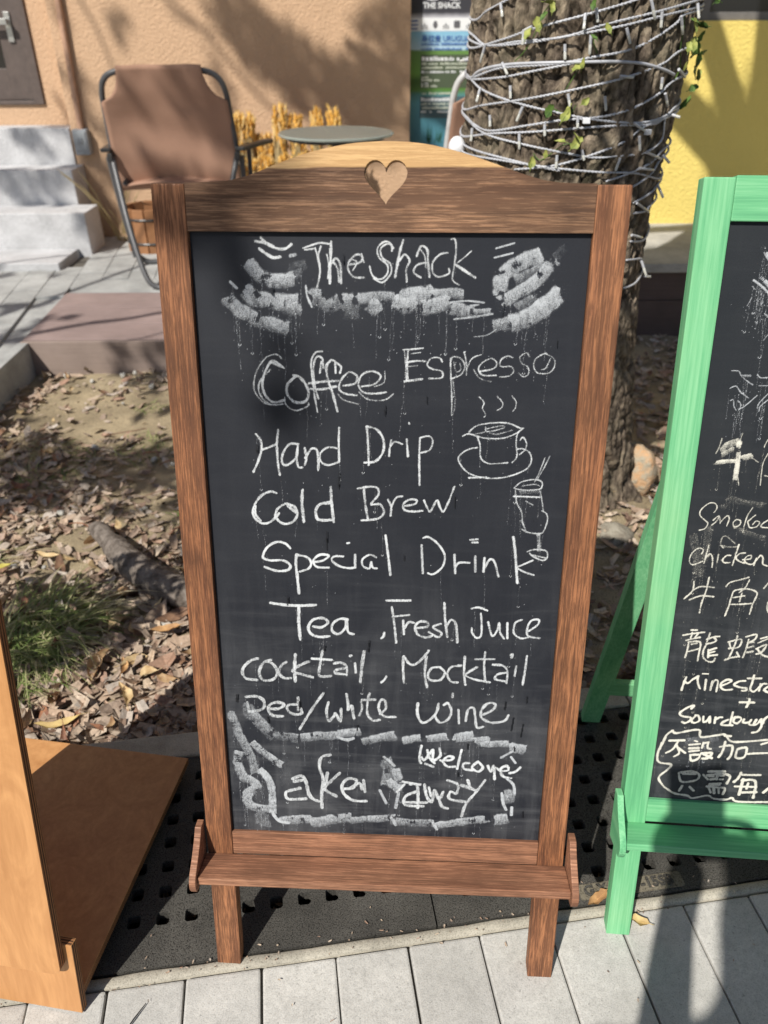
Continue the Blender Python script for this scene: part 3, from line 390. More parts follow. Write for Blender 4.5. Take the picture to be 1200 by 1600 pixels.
('g','chalk_sourdough',"0,85,40,-1614,3758,-1588,3805,-1668,3769,-1754,3680,-1703,3637,-1610,3628,-1604,3583,-1664,3540,-1705,3553;0,85,41,-1548,3648,-1591,3584,-1547,3548,-1488,3591,-1510,3658,-1550,3663;0,85,41,-1444,3655,-1433,3571,-1384,3598,-1361,3660,-1354,3569;0,85,41,-1288,3650,-1289,3566;0,85,42,-1283,3620,-1236,3654,-1204,3656;0,85,42,-1128,3623,-1187,3581,-1194,3542,-1058,3546;0,85,41,-1080,3740,-1088,3618,-1091,3549;0,85,42,-1044,3667,-1054,3605,-1005,3578,-961,3634,-980,3671,-1044,3667;0,85,42,-924,3644,-930,3598,-866,3602,-833,3643;0,85,42,-832,3635,-848,3573,-759,3579,-707,3659;0,85,42,-769,3647,-787,3592;0,85,43,-705,3644,-690,3553,-729,3474,-791,3454;0,85,42,-625,3710,-669,3661,-672,3600;0,70,42,-1013,3895,-842,3904;0,70,42,-898,3940,-910,3887,-917,3834"),
('g','chalk_bubble_outline',"0,75,43,-1806,3415,-1877,3348,-1914,3220,-1953,3107,-1958,2980,-1916,2911,-1766,2890,-1809,2799,-1902,2679,-1833,2554,-1758,2495,-1656,2437,-1491,2417,-1418,2382,-1224,2438,-1137,2396,-975,2392,-899,2423,-811,2372,-414,2396;0,75,43,-1819,3414,-1762,3379,-1622,3420,-1521,3447,-1461,3439,-1450,3362,-1402,3342,-1224,3385,-1135,3399,-1042,3305,-886,3308,-569,3362;0,75,44,-1132,3384,-1054,3382;0,75,45,-1942,3124,-1927,3219"),
('g','chalk_price_note_characters',"0,80,44,-1833,3260,-1643,3278;0,80,44,-1720,3257,-1771,3136,-1855,3067;0,80,44,-1722,3171,-1605,3085;0,80,44,-1724,3186,-1684,3079,-1743,3019;0,80,44,-1505,3280,-1471,3270;0,80,45,-1569,3213,-1433,3238;0,80,45,-1561,3159,-1445,3175;0,80,45,-1555,3112,-1433,3136;0,80,46,-1535,3058,-1510,2973,-1435,3002,-1417,3067,-1535,3058;0,80,45,-1390,3257,-1399,3178;0,80,45,-1331,3261,-1327,3183,-1286,3171;0,80,45,-1364,3259,-1326,3269;0,80,46,-1394,3092,-1264,3109,-1305,3027,-1370,3015;0,80,46,-1366,3086,-1253,3031;0,75,44,-1173,3210,-1019,3237,-1012,3096,-1042,3031;0,75,44,-1112,3292,-1125,3151,-1164,3053;0,75,45,-945,3179,-941,3062,-838,3077,-827,3219,-934,3196;0,80,46,-793,3128,-717,3141,-537,3162;0,80,46,-648,3286,-563,3323;0,75,47,-1650,2762,-1600,2637,-1480,2646,-1392,2685,-1383,2766,-1488,2807,-1644,2771;0,75,47,-1589,2759,-1430,2771;0,75,49,-1578,2566,-1608,2490;0,75,49,-1475,2557,-1421,2504;0,75,48,-1263,2820,-1053,2836;0,75,48,-1322,2763,-1259,2695;0,75,48,-1268,2759,-1087,2797,-976,2765,-999,2651;0,75,48,-1142,2809,-1141,2704;0,75,48,-1240,2745,-1187,2749;0,75,49,-1220,2698,-1168,2710;0,75,48,-1109,2763,-1056,2767;0,75,49,-1101,2707,-1061,2710;0,75,49,-1223,2625,-1079,2645;0,75,49,-1233,2600,-1088,2620;0,75,49,-1257,2582,-1109,2577,-1014,2569,-1028,2478;0,75,49,-1228,2568,-1191,2490;0,75,50,-1160,2557,-1143,2485;0,75,50,-1094,2562,-1083,2490;0,78,48,-840,2831,-866,2741,-911,2682;0,78,48,-849,2799,-586,2814;0,78,49,-798,2730,-815,2487;0,78,49,-809,2713,-636,2711,-623,2453;0,78,49,-887,2611,-610,2624;0,78,50,-820,2519,-597,2544;0,78,49,-723,2672,-731,2590;0,78,50,-449,2612,-504,2543"),
]
WIRES=[[(-1.363, 1.1254), (-1.133, 1.1411), (-0.913, 1.1559), (-0.793, 1.1661)], [(-1.37, 1.0754), (-0.912, 1.0913), (-0.58, 1.1117), (-0.225, 1.1307), (0.155, 1.1532), (0.306, 1.1635)], [(-1.406, 1.0993), (-1.081, 1.0815), (-0.712, 1.0896), (-0.347, 1.0965), (-0.087, 1.1136), (0.204, 1.1281), (0.774, 1.1515)], [(-1.081, 1.0815), (-0.635, 1.0875), (-0.244, 1.1009), (0.084, 1.1134), (0.452, 1.13), (0.801, 1.1408)], [(-1.335, 1.0215), (-0.877, 1.043), (-0.38, 1.0523), (-0.088, 1.0637), (0.257, 1.0785), (0.628, 1.1169), (0.732, 1.1321)], [(-1.37, 1.0186), (-0.866, 1.0265), (-0.531, 1.0404), (-0.209, 1.0548)], [(-1.422, 1.023), (-1.098, 1.0022), (-0.721, 0.985), (-0.321, 0.9693), (0.049, 0.9556), (0.467, 0.9478), (0.833, 0.9572), (0.994, 0.9694)], [(-1.47, 0.9577), (-1.074, 0.9727), (-0.57, 0.9913), (-0.132, 1.0119), (0.191, 1.0274), (0.57, 1.0504), (0.805, 1.0717)], [(-1.394, 0.946), (-1.181, 0.9349), (-0.926, 0.9273), (-0.538, 0.9433), (-0.244, 0.9553), (0.044, 0.9604), (0.324, 0.9732), (0.62, 0.9989), (0.822, 1.0204)], [(-1.39, 0.9435), (-0.994, 0.9208), (-0.565, 0.9082), (-0.224, 0.8967), (0.062, 0.887), (0.312, 0.8877), (0.617, 0.8907), (0.838, 0.9118), (0.833, 0.9572)], [(-1.429, 0.905), (-0.889, 0.9229), (-0.53, 0.9311), (-0.076, 0.9413), (0.277, 0.9448), (0.641, 0.943), (0.818, 0.9525)], [(-1.386, 0.8733), (-0.763, 0.8739), (-0.248, 0.8661), (0.136, 0.8587), (0.539, 0.8509), (1.063, 0.826)], [(-0.613, 0.8587), (-0.252, 0.8712), (0.057, 0.892), (0.336, 0.915), (0.538, 0.9421), (0.846, 0.952)], [(0.231, 0.8398), (0.531, 0.8562), (0.78, 0.8717), (0.935, 0.8889)], [(0.545, 0.8243), (0.792, 0.845), (0.955, 0.8725)], [(0.596, 0.7907), (0.898, 0.8038), (1.065, 0.8148)], [(0.634, 0.7676), (0.88, 0.7653), (0.958, 0.7737)], [(0.685, 0.7067), (0.982, 0.6976), (1.249, 0.7089)], [(0.668, 0.6669), (0.992, 0.6555), (1.244, 0.6331)], [(0.698, 0.6032), (0.942, 0.6032), (1.247, 0.6168)], [(-1.406, 0.8892), (-0.766, 0.879), (-0.198, 0.8613)]]
THICK=[[(-1.3, 1.0219), (-1.129, 1.0375), (-0.739, 1.0508), (-0.081, 1.0562), (0.284, 1.0541), (0.548, 1.0437), (0.783, 1.0302)]]
BULBS=[[(-0.675, 1.1096), (-0.669, 1.0829)], [(-0.122, 1.1431), (-0.092, 1.12)], [(-0.197, 1.1348), (-0.19, 1.1179)], [(0.303, 1.1552), (0.379, 1.1237)], [(0.429, 1.1364), (0.451, 1.1107)], [(0.142, 1.1112), (0.198, 1.0852)], [(-0.128, 1.1008), (-0.113, 1.0681)], [(-0.317, 1.0857), (-0.298, 1.0592)], [(-0.853, 1.0525), (-0.781, 1.032)], [(-1.083, 1.0839), (-1.14, 1.0504)], [(-0.943, 1.1538), (-0.903, 1.1295)], [(-0.74, 1.0135), (-0.724, 0.9898)], [(-0.234, 1.0025), (-0.199, 0.9792)], [(0.068, 0.9979), (0.099, 0.9721)], [(-0.598, 0.9767), (-0.639, 0.9495)], [(-0.93, 0.9575), (-0.914, 0.9351)], [(-0.386, 0.9472), (-0.371, 0.9254)], [(-0.598, 0.9278), (-0.579, 0.8979)], [(-0.243, 0.8915), (-0.236, 0.8662)], [(0.315, 0.8852), (0.295, 0.8599)], [(0.469, 0.9233), (0.514, 0.8951)], [(-0.125, 0.9604), (-0.11, 0.9413)], [(0.591, 1.0273), (0.608, 1.0061)], [(0.678, 0.9983), (0.771, 0.973)], [(0.894, 0.9562), (1.237, 0.9523)], [(0.898, 0.8793), (1.239, 0.8647)], [(0.598, 0.8911), (0.89, 0.8716)], [(0.558, 0.8609), (0.784, 0.8526)], [(0.957, 0.8184), (1.241, 0.7921)], [(0.636, 0.7897), (0.926, 0.7607)], [(0.954, 0.6543), (1.24, 0.6215)], [(1.248, 0.6008), (1.232, 0.6013)], [(0.668, 0.7215), (0.89, 0.7075)], [(0.81, 1.0394), (1.035, 1.0228)], [(-1.423, 1.0529), (-1.656, 1.051)], [(-1.1, 1.0046), (-1.352, 1.0062)], [(0.658, 1.1299), (0.741, 1.0991)], [(0.879, 1.1509), (1.232, 1.1504)], [(-1.174, 0.9272), (-1.175, 0.9008)], [(-0.045, 0.9022), (-0.009, 0.8821)], [(0.379, 0.9488), (0.519, 0.9325)], [(-0.605, 1.1139), (-0.674, 1.1074)], [(0.163, 1.032), (0.287, 1.0292)]]
VLEAF=[(-0.555, 1.1418), (-0.509, 1.1247), (-0.473, 1.1522), (-0.593, 1.0964), (-0.498, 1.1096), (-0.544, 1.1096), (-0.107, 1.1008), (-0.023, 1.1135), (0.005, 1.1049), (-0.153, 1.0526), (-0.186, 1.0481), (-0.349, 0.9762), (-0.152, 0.9817), (-0.093, 0.9771), (-0.206, 0.9792), (-0.455, 0.892), (-0.49, 0.889), (-0.327, 0.8959), (-0.21, 0.9092), (-0.103, 0.912), (0.786, 1.0989), (0.801, 1.1122), (0.879, 1.0481), (0.805, 1.1299), (-0.57, 1.1312), (-0.448, 1.1479), (0.847, 1.0852), (-0.13, 1.1535), (-0.535, 1.146), (-0.228, 0.9649), (-0.13, 0.9242), (0.784, 1.0764), (0.75, 1.1429)]
VSTEM=[[(-0.473, 1.1522), (-0.547, 1.1312), (-0.593, 1.0964), (-0.673, 1.0694), (-0.742, 1.0554)], [(-0.027, 1.1178), (-0.104, 1.0965), (-0.05, 1.0703)], [(-0.153, 1.0526), (-0.211, 1.0301), (-0.259, 1.0071)], [(-0.152, 0.9817), (-0.206, 0.965), (-0.349, 0.9762)], [(-0.455, 0.892), (-0.375, 0.8803), (-0.21, 0.9092), (-0.103, 0.912)], [(0.681, 1.1471), (0.777, 1.1123), (0.803, 1.0763), (0.881, 1.0434), (0.833, 1.0203)]]
SHADE=[(-1.511, 4.6, 0.521, 0.111, 6.6, 1.0), (-1.519, 4.6, 0.738, 0.081, 6.6, 0.6), (-1.588, 4.6, 0.887, 0.052, 6.6, 0.6), (-1.323, 4.6, 1.138, 0.033, 6.6, 1.0), (-1.355, 4.6, 1.089, 0.026, 6.6, 1.0), (-0.779, 4.6, 1.19, 0.096, 6.6, 1.0), (-0.681, 4.6, 1.108, 0.126, 6.6, 1.0), (-0.609, 4.6, 1.011, 0.118, 6.6, 1.0), (-0.515, 4.6, 0.962, 0.111, 6.6, 0.9), (-0.42, 4.6, 0.887, 0.126, 6.6, 0.9), (-0.287, 4.6, 0.886, 0.089, 6.6, 0.8), (-0.224, 4.6, 0.792, 0.126, 6.6, 1.0), (-0.106, 4.6, 0.761, 0.126, 6.6, 1.0), (-0.019, 4.6, 0.937, 0.081, 6.6, 0.8), (0.047, 4.6, 1.104, 0.096, 6.6, 1.0), (0.096, 4.6, 0.965, 0.089, 6.6, 1.0), (0.097, 4.6, 0.79, 0.104, 6.6, 1.0), (0.012, 4.6, 0.669, 0.126, 6.6, 1.0), (-0.177, 4.6, 0.655, 0.126, 6.6, 1.0), (0.079, 4.6, 1.199, 0.096, 6.6, 1.0), (-0.33, 4.6, 0.686, 0.074, 6.6, 0.5), (-1.569, 4.6, 0.324, 0.111, 6.6, 1.0), (-1.828, 4.6, 0.725, 0.067, 6.6, 0.7), (-1.623, 4.6, 1.167, 0.037, 6.6, 0.7), (-1.675, 4.6, 0.916, 0.033, 6.6, 0.7), (-0.831, 4.6, 0.795, 0.052, 6.6, 0.6), (-0.879, 4.6, 0.955, 0.037, 6.6, 0.5), (-0.479, 4.6, 0.763, 0.044, 6.6, 0.4), (-0.098, 4.6, 1.132, 0.052, 6.6, 0.5), (-0.802, 3.72, 0.906, 0.081, 5.6, 1.0), (-0.885, 3.72, 0.895, 0.05, 5.6, 0.8), (-0.727, 3.72, 0.858, 0.056, 5.6, 0.9), (-1.111, 3.72, 0.7, 0.037, 5.6, 1.0), (-1.052, 3.72, 0.635, 0.062, 5.6, 1.0), (-0.974, 3.72, 0.596, 0.068, 5.6, 1.0), (-0.881, 3.72, 0.55, 0.081, 5.6, 1.0), (-0.765, 3.72, 0.555, 0.068, 5.6, 1.0), (-0.69, 3.72, 0.71, 0.037, 5.6, 0.6), (-1.073, 3.72, 0.908, 0.031, 5.6, 0.4), (-0.742, 3.72, 0.735, 0.031, 5.6, 0.5), (-1.87, 4.6, 0.554, 0.058, 5.4, 0.8), (-1.938, 4.4, 0.393, 0.094, 5.4, 0.8), (-1.74, 4.4, 0.36, 0.079, 5.4, 0.8), (-1.993, 4.4, 0.441, 0.058, 5.4, 0.8), (-1.82, 4.4, 0.456, 0.036, 5.4, 0.8), (-1.989, 4.6, 0.634, 0.036, 5.4, 0.8), (-1.549, 4.16, 0.246, 0.05, 5.4, 0.8), (-1.599, 3.279, 0.09, 0.058, 4.4, 0.9), (-1.522, 3.367, 0.09, 0.045, 4.4, 0.8), (-1.442, 2.953, 0.09, 0.064, 4.4, 0.9), (-1.581, 3.774, 0.09, 0.032, 4.4, 0.5), (-1.833, 3.779, 0.09, 0.032, 4.4, 0.8), (-0.956, 2.671, 0.09, 0.064, 4.4, 0.9), (-1.056, 2.77, 0.09, 0.045, 4.4, 0.8), (-0.896, 2.801, 0.09, 0.051, 4.4, 0.8), (-1.424, 3.107, 0.09, 0.038, 4.4, 0.7), (-1.305, 3.146, 0.09, 0.026, 4.4, 0.6), (-1.206, 2.221, -0.04, 0.092, 3.0, 1.0), (-1.078, 2.154, -0.04, 0.086, 3.0, 1.0), (-0.948, 2.07, -0.04, 0.086, 3.0, 1.0), (-0.841, 2.01, -0.04, 0.076, 3.0, 1.0), (-0.779, 2.068, -0.04, 0.07, 3.0, 1.0), (-0.731, 2.15, -0.04, 0.07, 3.0, 1.0), (-0.674, 2.214, -0.04, 0.065, 3.0, 1.0), (-0.6, 2.107, -0.04, 0.07, 3.0, 1.0), (-1.062, 1.956, -0.04, 0.076, 3.0, 0.9), (-0.944, 1.919, -0.04, 0.065, 3.0, 0.8), (-0.935, 2.218, -0.04, 0.043, 3.0, 0.6), (-1.082, 1.867, -0.04, 0.054, 3.0, 0.9), (-1.326, 2.516, -0.04, 0.049, 3.0, 0.8), (-0.71, 1.952, -0.04, 0.043, 3.0, 0.6), (-1.06, 2.052, -0.04, 0.081, 3.0, 1.0), (-0.847, 2.13, -0.04, 0.081, 3.0, 1.0), (-0.891, 1.9, -0.04, 0.059, 3.0, 0.8), (-1.283, 2.411, -0.04, 0.049, 3.0, 0.7), (-0.661, 2.027, -0.04, 0.07, 3.0, 1.0), (-0.723, 1.829, -0.04, 0.038, 3.0, 0.7), (-1.195, 2.093, -0.04, 0.081, 3.0, 1.0), (-0.689, 2.429, -0.04, 0.027, 3.0, 0.8), (-0.863, 2.457, -0.04, 0.022, 3.0, 0.4), (-0.605, 1.828, -0.04, 0.054, 3.0, 0.7), (-0.535, 1.67, -0.04, 0.054, 3.0, 0.7), (-1.431, 2.747, -0.04, 0.043, 3.0, 0.8), (-0.862, 2.678, -0.04, 0.027, 3.0, 0.7), (-0.774, 2.508, -0.04, 0.022, 3.0, 0.5), (1.375, 3.513, 0.272, 0.078, 4.6, 1.0), (1.199, 3.405, 0.272, 0.072, 4.6, 1.0), (1.257, 3.247, 0.272, 0.048, 4.6, 1.0), (1.566, 3.567, 0.272, 0.09, 4.6, 1.0), (1.246, 3.23, 0.171, 0.099, 4.6, 1.0), (1.191, 3.23, 0.033, 0.099, 4.6, 1.0), (1.366, 3.23, 0.115, 0.116, 4.6, 1.0), (1.313, 3.23, -0.025, 0.087, 4.6, 1.0), (1.643, 3.97, 0.723, 0.099, 5.8, 0.5), (1.797, 3.97, 0.587, 0.119, 5.8, 0.6), (1.606, 3.97, 0.56, 0.073, 5.8, 0.4), (1.756, 3.97, 0.446, 0.099, 5.8, 0.5), (1.721, 3.97, 0.878, 0.059, 5.8, 0.4), (1.084, 2.836, -0.04, 0.08, 3.0, 1.0), (1.022, 2.483, -0.04, 0.08, 3.0, 1.0), (0.868, 2.195, -0.04, 0.068, 3.0, 1.0), (-0.115, 0.759, 0.801, 0.018, 4.5, 0.28), (-0.123, 0.753, 0.774, 0.015, 4.5, 0.2), (-0.103, 0.765, 0.827, 0.013, 4.5, 0.2), (-0.188, 0.805, 0.975, 0.028, 4.5, 0.3), (-0.155, 0.805, 0.984, 0.027, 4.5, 0.3), (-0.218, 0.804, 0.967, 0.021, 4.5, 0.3), (-0.104, 0.808, 1.004, 0.014, 4.5, 0.2), (-0.166, 0.793, 0.932, 0.021, 4.5, 0.12)]
LOW=[(-0.573, 1.455, -0.04, 0.055), (-0.488, 1.454, -0.04, 0.05), (-0.502, 1.557, -0.04, 0.038), (-0.869, 1.387, -0.04, 0.042), (-0.613, 1.328, -0.04, 0.055), (-0.69, 1.297, -0.04, 0.063), (-0.801, 1.363, -0.04, 0.063), (-0.567, 1.558, -0.04, 0.046), (-0.759, 1.457, -0.04, 0.055), (-0.811, 1.277, -0.04, 0.055), (-0.64, 1.532, -0.04, 0.046), (-0.5, 1.406, -0.04, 0.038), (-0.62, 1.255, -0.04, 0.046), (-0.718, 1.216, -0.04, 0.042), (-0.562, 1.328, -0.04, 0.05), (-0.846, 1.482, -0.04, 0.046), (-0.678, 1.396, -0.04, 0.059), (-0.537, 1.467, -0.04, 0.042)]
TWIGS=[[(-1.637, 3.111, 0.09), (-1.153, 4.062, 0.09), 0.016], [(-1.952, 3.839, 0.09), (-1.229, 4.235, 0.09), 0.01], [(-1.366, 2.951, 0.09), (-0.93, 3.197, 0.09), 0.02], [(-1.081, 2.77, 0.09), (-0.869, 2.943, 0.09), 0.008], [(-1.096, 4.6, 1.244), (-0.503, 4.6, 0.672), 0.011], [(-0.956, 4.6, 1.109), (-0.585, 4.6, 0.911), 0.006], [(-1.499, 4.6, 1.22), (-1.326, 4.6, 0.768), 0.008], [(-1.802, 4.6, 0.83), (-1.569, 4.6, 0.324), 0.012]]
# ------------------------------------------------------------------ chalk layers: strokes rasterised to a fine mesh with a density attribute
STEP = .0008
def chalk_layer(name, label, strokes, mat, y, parent, box, seed, drips=0, which='b'):
    u0, u1, v0, v1 = box
    W_ = int((u1 - u0) / STEP) + 1; H_ = int((v1 - v0) / STEP) + 1
    D = np.zeros((H_, W_), np.float32)
    lr = np.random.default_rng(seed)
    def lat(k):        # cheap smooth lattice noise
        g = lr.normal(size=(H_ // k + 3, W_ // k + 3)); yy = np.arange(H_) / k; xx = np.arange(W_) / k
        j = yy.astype(int)[:, None]; i = xx.astype(int)[None]; fy = (yy % 1)[:, None]; fx = (xx % 1)[None]
        return g[j, i] * (1 - fy) * (1 - fx) + g[j, i + 1] * (1 - fy) * fx + g[j + 1, i] * fy * (1 - fx) + g[j + 1, i + 1] * fy * fx
    NZ = lat(9) + .6 * lat(4); N2 = lat(26) + .7 * lat(6); fl_ = 1
    def seg(a, b, w, d, soft, ends):
        r = w / 2 + soft
        i0 = max(int((min(a[0], b[0]) - r - u0) / STEP), 0); i1 = min(int((max(a[0], b[0]) + r - u0) / STEP) + 2, W_)
        j0 = max(int((min(a[1], b[1]) - r - v0) / STEP), 0); j1 = min(int((max(a[1], b[1]) + r - v0) / STEP) + 2, H_)
        if i1 <= i0 or j1 <= j0: return
        X, Y = np.meshgrid(u0 + np.arange(i0, i1) * STEP, v0 + np.arange(j0, j1) * STEP)
        dx, dy = b[0] - a[0], b[1] - a[1]; L2 = dx * dx + dy * dy + 1e-12
        traw = ((X - a[0]) * dx + (Y - a[1]) * dy) / L2; t = np.clip(traw, 0, 1)
        dist = np.hypot(X - a[0] - t * dx, Y - a[1] - t * dy)
        if ends:
            s_ = ((X - a[0]) * dy - (Y - a[1]) * dx) / math.sqrt(L2) / (w / 2)          # -1..1 across the stroke
            e_ = NZ[j0:j1, i0:i1]
            val = d * np.clip((w / 2 * (1.10 + .10 * e_) + soft - dist) / (2 * soft), 0, 1)
            val = val * np.clip(.78 + .26 * np.clip((Y - a[1] - t * dy) / (w / 2), -1.2, 1.2) + .04 * e_ + .05 * N2[j0:j1, i0:i1], .2, 1.1) * (np.abs(traw - .5) < .5 + (.0012 + .0016 * e_) / math.sqrt(L2))
            val = np.maximum(val, .13 * d * np.clip(1.7 - dist / (w / 2), 0, 1))           # loose dust round the smear
        else: val = d * np.clip((w / 2 + soft - dist) / (2 * soft), 0, 1)
        D[j0:j1, i0:i1] = np.maximum(D[j0:j1, i0:i1], val)
    for st in strokes:
        q = [int(x) for x in st.split(',')]
        smear, d, w = q[0], q[1] / 100., q[2] * 1e-4 * (.5 if name.startswith('dark') else 1)
        pts = [(q[i] * 1e-4, q[i + 1] * 1e-4) for i in range(3, len(q), 2)]
        P = catmull(pts, 7); n = len(P); fl_ = -1 if P[-1][0] > P[0][0] else 1
        if which == 'g': d = min(1, d + .15); w *= 1.12
        for i in range(n - 1):
            if smear:
                seg(P[i], P[i + 1], w, min(1., d * 1.22), w * .10, True)
            else:
                k = .82 + .3 * noise.noise(Vector((P[i][0] * 160, P[i][1] * 160, seed)))
                seg(P[i], P[i + 1], max(w * k * .86, .0012), min(1, d * (.96 + .3 * noise.noise(Vector((P[i][0] * 90, P[i][1] * 90, seed + 5))))), .0005, False)
        if n == 1: seg(P[0], P[0], w, d, .0005, False)
    # directional streaks inside the smears, water runs and specks below them
    if drips:
        yy, xx = np.mgrid[0:H_, 0:W_]
        nz = lr.random((H_ // 3 + 2, W_ // 14 + 2)).astype(np.float32)
        if drips > 30: D *= (.90 + .16 * nz[yy // 3, xx // 14])
        ys, xs = np.nonzero(D > .3)
        if len(ys):
            for _ in range(drips):
                k = lr.integers(len(ys)); x, yv = int(xs[k]), int(ys[k]); ln = int(lr.integers(12, 75))
                xo = 0.
                for s_ in range(ln):
                    j = yv - s_ - 6
                    xo += lr.normal() * .22; i = int(x + xo)
                    if 0 <= j < H_ and 0 <= i < W_: D[j, i] = max(D[j, i], .38 * lr.random() + .12)
                if lr.random() < .22 and 4 < j < H_ - 4 and 4 < i < W_ - 4:      # drop with a bright lower rim
                    for a in np.linspace(-2.9, -.2, 9):
                        D[int(j + 2.2 * math.sin(a)), int(i + 2.0 * math.cos(a))] = .75
            for _ in range(drips * 4):
                k = lr.integers(len(ys)); i = int(xs[k] + lr.normal() * 8); j = int(ys[k] - abs(lr.normal()) * 40)
                if 0 <= j < H_ and 0 <= i < W_: D[j, i] = max(D[j, i], .25 + .6 * lr.random())
    M = np.zeros((H_ - 1, W_ - 1), bool)
    for a in (0, 1):
        for b in (0, 1): M |= D[a:H_ - 1 + a, b:W_ - 1 + b] > .015
    if name.startswith('dark'): M &= D[:-1, :-1] > .5
    js, is_ = np.nonzero(M)
    if not len(js): return
    idx = -np.ones((H_, W_), np.int64)
    for a in (0, 1):
        for b in (0, 1): idx[js + a, is_ + b] = 0
    vj, vi = np.nonzero(idx == 0); idx[vj, vi] = np.arange(len(vj))
    co = np.stack([u0 + vi * STEP, np.full(len(vi), y), v0 + vj * STEP], 1).astype(np.float32)
    faces = np.stack([idx[js, is_], idx[js, is_ + 1], idx[js + 1, is_ + 1], idx[js + 1, is_]], 1).astype(np.int32)
    me = bpy.data.meshes.new(name)
    me.vertices.add(len(co)); me.vertices.foreach_set('co', co.ravel())
    me.loops.add(faces.size); me.loops.foreach_set('vertex_index', faces.ravel())
    me.polygons.add(len(faces)); me.polygons.foreach_set('loop_start', np.arange(0, faces.size, 4, dtype=np.int32))
    me.materials.append(mat); me.update(calc_edges=True)
    at = me.attributes.new('chalk_amount', 'FLOAT', 'POINT'); at.data.foreach_set('value', D[vj, vi].ravel())
    o = link(name, me, parent)
    if label: o['label'] = label
    if name.startswith('dark'): o['kind'] = 'stuff'
    return o
LAB = {'chalk_title': 'chalked words The Shack', 'chalk_smear': 'broad chalk smears round the heading', 'chalk_coffee': 'chalked word Coffee', 'chalk_espresso': 'chalked word Espresso',
 'chalk_cup_drawing': 'chalk drawing of a steaming cup on a saucer', 'chalk_glass_drawing': 'chalk drawing of a tall glass with straws', 'chalk_hand_drip': 'chalked words Hand Drip',
 'chalk_cold_brew': 'chalked words Cold Brew', 'chalk_special_drink': 'chalked words Special Drink', 'chalk_tea': 'chalked word Tea', 'chalk_fresh_juice': 'chalked words Fresh Juice',
 'chalk_cocktail': 'chalked word cocktail', 'chalk_mocktail': 'chalked word Mocktail', 'chalk_red_white': 'chalked words Red/white', 'chalk_wine': 'chalked word wine',
 'chalk_box_smear': 'thick smeared chalk outline round the lowest lines', 'chalk_take': 'chalked word take', 'chalk_away': 'chalked word away', 'chalk_welcome': 'small chalked word Welcome',
 'dark_drip_mark': 'small black water marks'}
def write_chalk(which, root, mat, box, yface):
    k = 0
    for b, part, data in CHALK:
        if b != which: continue
        k += 1
        name = part if part.startswith('dark') else {'chalk_smear': 'chalk_smear', 'chalk_box_smear': 'chalk_smear', 'chalk_cup_drawing': 'chalk_drawing', 'chalk_glass_drawing': 'chalk_drawing', 'chalk_bubble_outline': 'chalk_outline'}.get(part, 'chalk_writing')
        lab = LAB.get(part) if which == 'b' else {'chalk_smear': 'loose chalk smears at the top'}.get(part, part.replace('_', ' '))
        chalk_layer(name, lab, data.split(';'), M_dark if part.startswith('dark') else M_smear if 'smear' in part else mat, yface - .00025 - .00012 * k, root, box, k * 3 + (50 if which == 'g' else 0),
                    {'chalk_smear': 55, 'chalk_box_smear': 60}.get(part, 0) or (0 if part.startswith('dark') else 7 if which == 'b' else 10), which)

